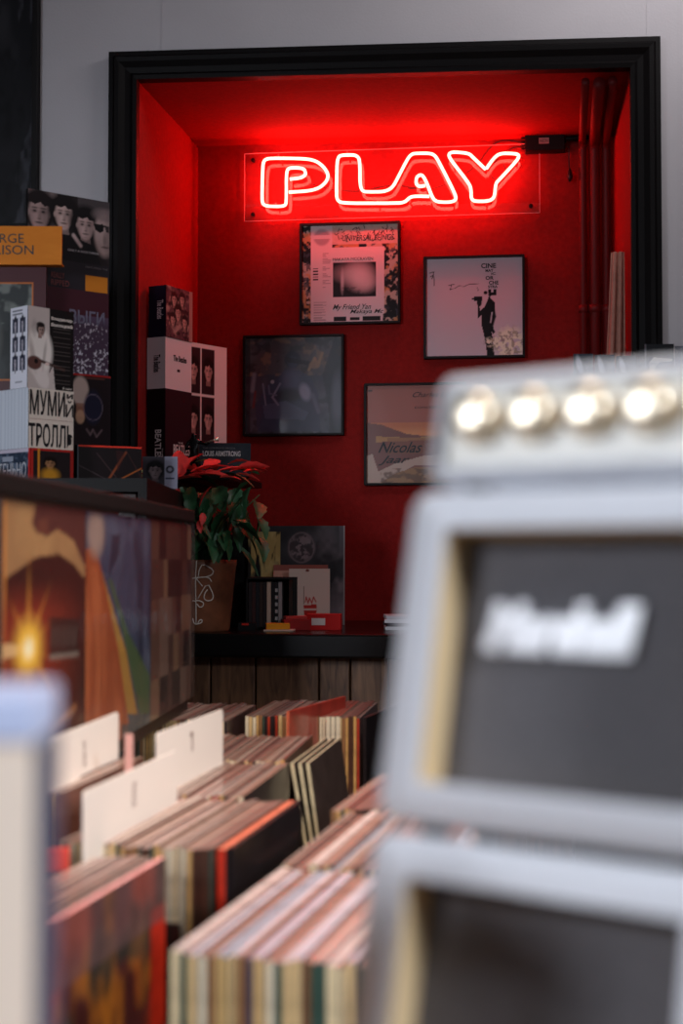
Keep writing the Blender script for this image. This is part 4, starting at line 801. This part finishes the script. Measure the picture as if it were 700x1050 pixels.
a.ell(*c7(300, 190), .11, .10, (176, 150, 140), .9, .3); a.poly([c7(*q) for q in ((340, 330), (350, 200), (375, 195), (372, 260))], (34, 38, 60), .8)
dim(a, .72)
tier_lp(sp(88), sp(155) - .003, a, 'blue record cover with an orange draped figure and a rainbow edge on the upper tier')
a = Art(50, 110, (96, 62, 48), 52)
for j in range(5):
    u_ = 0.
    while u_ < 1:
        ww = .08 + a.rg.rand() * .14; g_ = a.rg.rand(); a.rect(u_, j * .2, u_ + ww, j * .2 + .2, [(118, 88, 68), (62, 42, 38), (92, 64, 54), (40, 30, 30), (110, 86, 76), (78, 54, 48)][int(g_ * 6)]); u_ += ww
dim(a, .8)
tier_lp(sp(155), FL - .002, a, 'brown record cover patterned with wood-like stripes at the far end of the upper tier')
for k in range(3):
    for s_, nm in ((sp(3), 'behind the flare cover'), (sp(88), 'behind the rainbow cover'), (sp(155), 'behind the striped cover')):
        a = Art(4, 4, random.choice([(120, 90, 80), (60, 50, 60), (150, 140, 130)]), 1)
        o = tier_lp(s_, min(s_ + .31, FL - .01), a, ('first', 'second', 'third')[k] + ' record sleeve filed ' + nm + ' on the upper tier', dy=.008 + k * .007); o['group'] = 'records filed ' + nm
# ================================================================== lower record bins
LPZ = 1.25 - .311
PAL_TOP = [(150, 124, 114), (138, 108, 98), (156, 134, 124), (122, 94, 88), (150, 134, 128), (126, 86, 80), (110, 86, 82), (162, 144, 134), (134, 106, 100), (144, 126, 122), (118, 92, 86), (150, 122, 112)]
PAL_SP = [(228, 196, 146), (238, 222, 192), (216, 172, 110), (84, 56, 44), (232, 210, 174), (210, 164, 102), (52, 42, 44), (226, 192, 138), (66, 84, 74), (176, 62, 44), (234, 208, 166), (156, 112, 76)]
PAL_COVER = [(70, 50, 48), (44, 36, 38), (96, 60, 50), (60, 58, 70), (110, 90, 84), (50, 30, 30)]
protos = []
rgp = random.Random(11)
THK = {}
def lp_mesh(i, top_c, sp_c, cv, thk):
    mb = MB(); Lh = .31
    mb.box(-thk / 2, thk / 2, 0, Lh, -Lh, 0, cs=[L(*cv), L(*cv), L(*sp_c), L(*sp_c), L(*top_c), L(*sp_c)])
    mb.box(-thk / 2 + .0006, thk / 2 - .0006, .002, Lh + .003, -Lh + .004, -.002, c=L(*top_c))
    o = mb.build('record_sleeve', ['sleeve']); col.objects.unlink(o); THK[o.data.name] = thk; return o
for i in range(12): protos.append(lp_mesh(i, PAL_TOP[i], PAL_SP[i], PAL_COVER[i % 6], (.0038, .0062, .0046, .0085, .0034, .0056, .0042, .0070, .0036, .0050, .0040, .0060)[i]))
cool = [lp_mesh(20 + i, c_, s_, (70, 70, 90), (.0070, .0045, .0095, .0050, .0065, .0040)[i]) for i, (c_, s_) in enumerate((((176, 174, 186), (228, 194, 140)), ((158, 166, 182), (218, 180, 120)), ((192, 178, 176), (236, 214, 170)), ((174, 148, 142), (66, 90, 78)), ((184, 178, 192), (222, 182, 124)), ((156, 138, 148), (84, 74, 96))))]
_o1 = 'outermost second third fourth fifth sixth seventh eighth ninth tenth eleventh twelfth thirteenth fourteenth fifteenth sixteenth seventeenth eighteenth nineteenth'.split()
_t = {2: 'twent', 3: 'thirt', 4: 'fort', 5: 'fift', 6: 'sixt', 7: 'sevent'}
ORD = _o1 + [(_t[n // 10] + 'ieth') if n % 10 == 0 else (_t[n // 10] + 'y-' + (['first'] + _o1[1:])[n % 10 - 1]) for n in range(20, 80)]
def pack(X0, d0, X1, yaw, label, group, dark=0., pal=None, z=0., pitch=.0052, lean=.03, jz=.004):
    """records side by side; (X1, d0) is the near end of the rightmost record, the row runs left to X0"""
    R_ = Vector((math.cos(yaw), -math.sin(yaw), 0)); F = Vector((math.sin(yaw), math.cos(yaw), 0)); W_ = (X1 - X0) / math.cos(yaw); q = 0; k = -1; out = []
    while True:
        src = rgp.choice(pal or protos); tk = THK[src.data.name]
        if q + tk > W_: break
        k += 1; o = src.copy(); col.objects.link(o)
        p = Vector((X1, d0, 0)) - R_ * (q + tk / 2) + F * rgp.uniform(-.003, .002); q += tk + .0009
        o.location = (p.x, p.y, LPZ + z + rgp.uniform(-jz, jz * .4)); o.rotation_euler = (0, rgp.uniform(-.0015, .0015), -yaw + rgp.uniform(-.001, .001))
        tag(o, '%s %s, %s' % (ORD[k] + ' record', label[0], label[1]), 'record', group); out.append(o)
    return out
YR = R(13)
AM = 'counting from its amplifier side'
pk1r = pack(-.136, 1.085, .075, R(14), ('in the pale-sleeved pack nearest the camera', AM), 'records in the nearest pack by the amplifier', pal=cool * 3 + protos[:3] + protos[9:])
pk1l = pack(-.34, 1.19, -.262, YR, ('behind the fiery orange cover', 'counting from that cover'), 'records behind the fiery cover')
pk2l = pack(-.31, 1.53, -.137, R(12), ('in the pack of the nearest divider card', 'counting from the red spine'), 'records in the pack of the nearest divider')
pk2h = pack(-.352, 1.62, -.322, R(10), ('in the raised pack under the flare cover', AM), 'records in the raised pack', z=.044)
pk2r = pack(-.066, 1.413, .12, R(13), ('in the second pack beside the lower speaker cabinet', AM), 'records in the second pack by the amplifier', pal=cool[:3] + protos)
pk3l = pack(-.33, 1.862, -.128, R(9), ('in the brown-topped pack of the farthest divider', AM), 'records in the brown-topped pack')
pk3b = pack(-.30, 2.190, -.088, R(7), ('in the brown pack behind the farthest divider', 'counting from the three cream spines'), 'records in the pack before the farthest one', pal=protos[:4] + protos[5:8])
pk3r = pack(-.020, 1.741, .14, R(13), ('in the third pack half hidden by the amplifier', AM), 'records in the half hidden pack')
pk4r = pack(-.19, 2.80, -.03, R(8), ('in the farthest pack under the brown panelling', 'counting from its cream spines'), 'records in the farthest pack')
pk4s = pack(-.004, 2.79, .035, R(8), ('between the far cream spines and the black sleeve', AM), 'records beside the black glossy sleeve')
pk4l = pack(-.40, 2.74, -.22, R(7), ('in the far pack beyond the striped cover', 'counting from its gap side'), 'records beyond the striped cover')
# distinct ones
def special(X, d, yaw, tc_, sc_, cv, label, thk=.0045, z=0., art=None, roll=0.):
    mb = MB(); Lh = .31; mb.box(-thk / 2, thk / 2, 0, Lh, -Lh, 0, cs=[L(*cv), L(*cv), L(*sc_), L(*sc_), L(*tc_), L(*sc_)])
    if art is not None: mb.art(art, 0, Lh, -Lh, 0, y=-thk / 2 - .0006, X=Matrix.Rotation(R(90), 4, 'Z'))
    o = mb.build('record_sleeve', ['sleeve']); o.location = (X, d, LPZ + z); o.rotation_euler = (0, roll, -yaw); return tag(o, label, 'record')
a = Art(100, 100, (84, 44, 44), 60); a.cloud(4, (176, 66, 34), .42, .6, .9, l=2); a.cloud(5, (206, 130, 50), .55, .7, .9, l=3); a.cloud(5, (50, 56, 50), .55, .7, .8); a.poly([(0, .3), (.25, .62), (.3, .3), (.42, .55), (.5, 0), (0, 0)], (196, 84, 36), .7); a.poly([(.1, 0), (.3, .35), (.5, .1), (.45, 0)], (206, 150, 56), .7); a.rect(.86, 0, 1, .85, (196, 46, 28), .9); a.rect(.0, .8, 1, 1, (110, 84, 84), .6)
special(-.256, 1.188, YR, (226, 150, 150), (206, 120, 130), (80, 50, 48), 'record with a fiery orange and green cover facing the amplifier pack', art=a, thk=.006)
special(-.128, 1.528, R(12), (214, 120, 96), (214, 56, 36), (40, 34, 36), 'record with a bright red spine ending the divider pack', thk=.009)
special(-.118, 1.536, R(12), (60, 48, 48), (40, 34, 36), (34, 30, 34), 'black record sleeve leaning outside the red-spined record', thk=.004, roll=R(3))
special(-.10, 2.66, R(20), (206, 70, 48), (220, 110, 80), (150, 50, 40), 'raised red record sticking out before the brown panelling', z=.025, thk=.006)
for k, (X, r_) in enumerate(((-.076, 10), (-.064, 9), (-.052, 8))): special(X, 2.193, R(9), (214, 200, 170), (222, 208, 172), (60, 50, 48), ['cream-spined record leaning most at the gap in the middle pack', 'cream-spined record leaning in the middle of three at the gap', 'cream-spined record leaning least at the gap in the middle pack'][k], z=-.004, thk=.005, roll=R(-r_))
for k, X in enumerate((-.026, -.0165, -.007)): special(X, 2.79, R(8), (150, 90, 80), (232, 222, 196), (60, 50, 48), ['cream-spined record on the outside of the far trio', 'cream-spined record in the middle of the far trio', 'cream-spined record closest to the amplifier in the far trio'][k], z=.001, thk=.008)
special(.045, 2.78, R(16), (60, 48, 48), (40, 34, 36), (26, 24, 28), 'black glossy record sleeve at the end of the farthest pack', thk=.006)
# white divider cards
def divider(x0, yt0, d0, x1, d1, label, ht=.052, marks=''):
    p = at(x0, yt0, d0); q = at(x1, yt0, d1); q.z = p.z; w = math.hypot(q.x - p.x, q.y - p.y); yaw = math.atan2(q.y - p.y, q.x - p.x)
    o = thing('divider_card', label, 'divider', (p.x, p.y, p.z - .30), (0, 0, yaw)); m = MB(); r_ = .008; H = .30
    pts = [(0, 0), (w, 0)] + [(w - r_ + r_ * math.cos(t_), H - r_ + r_ * math.sin(t_)) for t_ in (0, R(30), R(60), R(90))] + [(r_ + r_ * math.cos(t_), H - r_ + r_ * math.sin(t_)) for t_ in (R(90), R(120), R(150), R(180))]
    n = len(pts); v = [(x, -.0007, z) for x, z in pts] + [(x, .0007, z) for x, z in pts]
    m.add(v, [tuple(range(n)), tuple(range(2 * n - 1, n - 1, -1))] + [(i, i + n, (i + 1) % n + n, (i + 1) % n) for i in range(n)], c=L(232, 226, 220))
    if marks: m.text(marks, w * .47, w * .51, H - ht * .85, H - ht * .3, y=-.0011, m=0, c=L(150, 132, 128), rot=True, th=.0002)
    m.build('card', ['flat', 'ink'], o)
    return o
divider(85, 812, 1.50, 181, 1.83, 'white divider card standing nearest the camera among the records', marks='ROCK')
divider(45, 760, 1.62, 121, 1.93, 'white divider card standing higher, just below the flare cover', marks='JAZZ', ht=.06)
divider(160, 752, 1.86, 228, 2.16, 'white divider card standing farthest, in the brown-topped pack', marks='P')
# small label tab
p = at(128, 785, 1.75); o = thing('index_tab', 'thin pale pink index tab standing between two white divider cards', 'tab', (p.x, p.y, p.z - .05), (0, 0, R(20))); MB().box(0, .010, 0, .002, 0, .088, c=L(226, 170, 160)).build('tab', ['flat'], o)
p = at(60, 860, 1.46); o = thing('price_tag', 'small glowing orange price tag stuck among the records near the divider', 'tag', (p.x - .012, p.y, LPZ), (0, 0, R(25))); MB().box(0, .024, 0, .003, -.01, .014, c=L(240, 66, 30)).build('tag', ['flat'], o, bevel=.001)
# bins that hold the records
def bin_(X0, X1, d0, d1, yaw, label, nlegs=True):
    o = thing('record_bin', label, 'record bin', (X1, d0, 0), (0, 0, -yaw)); w = (X1 - X0) / math.cos(yaw); dd = .3195; zt_ = LPZ - .07; zb_ = LPZ - .335
    MB().box(-w, .01, -.005, dd, zb_ - .012, zb_).build('bottom_board', ['darkwood'], o, bevel=.001)
    MB().box(-w - .012, -w, -.005, dd, zb_, zt_).build('side_board', ['darkwood'], o, bevel=.001)
    MB().box(-w, .01, dd + .0, dd + .004, zb_ - .012, zt_).build('divider_board', ['darkwood'], o, bevel=.001)
    for x in (-w, -.02):
        for y in (0, dd - .03): MB().box(x, x + .03, y, y + .03, 0, zb_ - .012).build('leg', ['darkwood'], o, bevel=.001)
bin_(-.14, .085, 1.0810000000000002, 1.385, R(14), 'dark record bin nearest the camera under the pale-sleeved pack')
bin_(-.352, -.322, 1.616, 1.95, R(10), 'narrow dark record bin under the raised pack by the flare cover')
bin_(-.36, -.25, 1.1860000000000002, 1.49, YR, 'dark record bin under the fiery-covered pack')
bin_(-.32, -.11, 1.524, 1.835, R(12), 'dark record bin under the pack of the nearest divider card')
bin_(-.07, .13, 1.409, 1.705, R(13), 'dark record bin beside the lower amplifier cabinet')
bin_(-.335, -.12, 1.8570000000000002, 2.163, R(9), 'dark record bin under the brown-topped pack')
bin_(-.025, .15, 1.737, 2.04, R(10), 'dark record bin half hidden behind the amplifier')
bin_(-.31, -.04, 2.186, 2.50, R(7), 'dark record bin before the farthest bins')
bin_(-.20, .06, 2.785, 3.12, R(8), 'farthest dark record bin under the panelled wall')
bin_(-.41, -.225, 2.7350000000000003, 3.06, R(7), 'dark record bin beyond the striped cover')

# ================================================================== amplifier stack
YA = R(36); LE = R(12.5)
rot = Matrix.Rotation(-YA, 4, 'Z') @ Matrix.Rotation(-LE, 4, 'X')
UP = rot @ Vector((0, 0, 1)); RT = rot @ Vector((1, 0, 0)); BK = rot @ Vector((0, 1, 0))
CW = .165; CH = .146; GAP = .005; CDP = .085
BL = at(382, 838, .62)                                   # lower near corner of the upper cabinet
def rounded_ring(m, w, h, b, y0, y1, bx=None, r=.008, ri=.002, mi=0, mo=0):
    def rr(w0, w1, h0, h1, r):
        P = []
        for cx, cz, a0 in ((w1 - r, h1 - r, 0), (w0 + r, h1 - r, 90), (w0 + r, h0 + r, 180), (w1 - r, h0 + r, 270)):
            for q in range(5): t_ = R(a0 + q * 22.5); P.append((cx + r * math.cos(t_), cz + r * math.sin(t_)))
        return P
    O = rr(0, w, 0, h, r); bx = bx or b; I = rr(bx, w - bx, b, h - b, ri); n = len(O); e = .003
    Oi = rr(e, w - e, e, h - e, r - e * .5)
    v = [(x, y1, z) for x, z in O] + [(x, y0 + e, z) for x, z in O] + [(x, y0, z) for x, z in Oi] + [(x, y0, z) for x, z in I]
    f = []
    for k in range(3):
        for i in range(n): j = (i + 1) % n; f.append((k * n + i, (k + 1) * n + i, (k + 1) * n + j, k * n + j))
    m.add(v, f, 0); m.add([(x, y1, z) for x, z in O], [tuple(range(n))])
    return I
def cabinet(label, org):
    o = thing('speaker_cabinet', label, 'speaker', org, rot.to_euler())
    b = .0175; bx = .0205; m = MB(); I = rounded_ring(m, CW, CH, b, 0, CDP, bx=bx, r=.010); m.build('shell', ['vinyl'], o, True)
    n = len(I); m = MB(); m.add([(x, 0.0003, z) for x, z in I] + [(x, .020, z) for x, z in I], [(i, i + n, (i + 1) % n + n, (i + 1) % n) for i in range(n)]); m.build('piping', ['goldtrim'], o)
    MB().box(bx, CW - bx, .0195, .022, b, CH - b).build('grille_cloth', ['cloth'], o)
    for x in (.02, CW - .02):
        for y in (.02, CDP - .02): MB().lathe([(.006, -GAP), (.008, -.001), (.008, .0)], n=14, X=Matrix.Translation((x, y, 0))).build('foot', ['black'], o, True)
    return o
def logo(o, x0, x1, z0, z1):
    m = MB(); m.text('Marshall', x0, x1, z0, z1, y=.0185, m=0, shear=.2, bold=.07, th=.003, c=(1, 1, 1)); m.tube([(x0 + .008, .0175, z0 + .001), (x0 - .001, .0175, z0 + .004), (x0 + .002, .0175, z0 + .010), (x0 + .010, .0175, z0 + .008)], .0022, n=8); m.build('logo', ['whiteplastic'], o)
upper = cabinet('upper silver speaker cabinet with dark grille and white script logo', BL)
logo(upper, .037, .109, .0765, .0985)
lowo = BL - UP * (CH + GAP)
lower = cabinet('lower silver speaker cabinet with dark grille, standing under the logo cabinet', lowo)
# head
HO = BL + UP * (CH + GAP) + RT * .005 + BK * .003; HW = .156; HH = .050
hd_ = thing('amplifier_head', 'silver amplifier head with a row of brass knobs on top of the speaker cabinets', 'amplifier', HO, rot.to_euler())
m = MB(); I = rounded_ring(m, HW, HH, .0065, 0, .07, r=.007); m.build('shell', ['vinyl'], hd_, True)
MB().box(.0065, HW - .0065, .003, .006, .0065, HH - .0065).build('control_panel', ['cream'], hd_)
for k in range(5):
    X = Matrix.Translation((.0235 + k * .0275, .003, .0285)) @ Matrix.Rotation(R(90), 4, 'X')
    m = MB(); m.lathe([(.0115, 0), (.0115, .002), (.0105, .003), (.0100, .009), (.0085, .0112), (.005, .0122)], n=28, X=X); kb = m.build('knob', ['gold'], hd_, True)
    MB().box(-.0006, .0006, -.0003, .0, .002, .007, X=X @ Matrix.Translation((0, 0, .0126)) @ Matrix.Rotation(R(-90), 4, 'X')).build('pointer', ['black'], kb)
for x in (.02, HW - .02):
    for y in (.015, .055): MB().lathe([(.005, -GAP), (.007, -.001), (.007, 0)], n=12, X=Matrix.Translation((x, y, 0))).build('foot', ['black'], hd_, True)
# wedge and table carrying the stack
base = lowo - UP * GAP
TZ = base.z - .004
wd = thing('wooden_wedge', 'wooden wedge tilting the amplifier stack back on the near table', 'wedge', (base.x, base.y, TZ), (0, 0, -YA))
c_, s_ = math.cos(LE), math.sin(LE)
# under-surface follows the tilted base: point y (back) is lower
dep = CDP
MBw = MB(); v = [(.0, 0, 0.0035), (CW, 0, 0.0035), (CW, dep * c_, .0035 - dep * s_ - .0), (0, dep * c_, .0035 - dep * s_)]
v2 = [(x, y, -.03) for x, y, z in v]
MBw.add(v + v2, [(0, 1, 2, 3), (7, 6, 5, 4), (0, 4, 5, 1), (1, 5, 6, 2), (2, 6, 7, 3), (3, 7, 4, 0)]); MBw.build('wedge', ['birch'], wd)
TZ2 = TZ - .03
tb = thing('near_table', 'small light wood table nearest the camera carrying the amplifier stack', 'table', (0, .0, 0), (0, 0, 0))
MB().box(-.55, .55, .36, .76, TZ2 - .025, TZ2).build('tabletop', ['birch'], tb, bevel=.002)
for x in (-.52, .48):
    for y in (.38, .70): MB().box(x, x + .04, y, y + .04, 0, TZ2 - .025).build('leg', ['birch'], tb, bevel=.002)

# ================================================================== near white box at the left edge
p = at(34, 900, .47); zt_ = at(30, 712, .47).z
t = thing('white_card_box', 'tall cream card box with a pale blue lid at the near edge of the records', 'box', (p.x, p.y, TZ2), (0, 0, R(4)))
hh = zt_ - TZ2
MB().box(-.11, 0, 0, .05, 0, hh - .014, c=L(244, 226, 208)).build('body', ['flat'], t, bevel=.002)
MB().box(-.112, .0015, -.0015, .052, hh - .016, hh, c=L(196, 208, 240)).build('lid', ['flat'], t, bevel=.002)
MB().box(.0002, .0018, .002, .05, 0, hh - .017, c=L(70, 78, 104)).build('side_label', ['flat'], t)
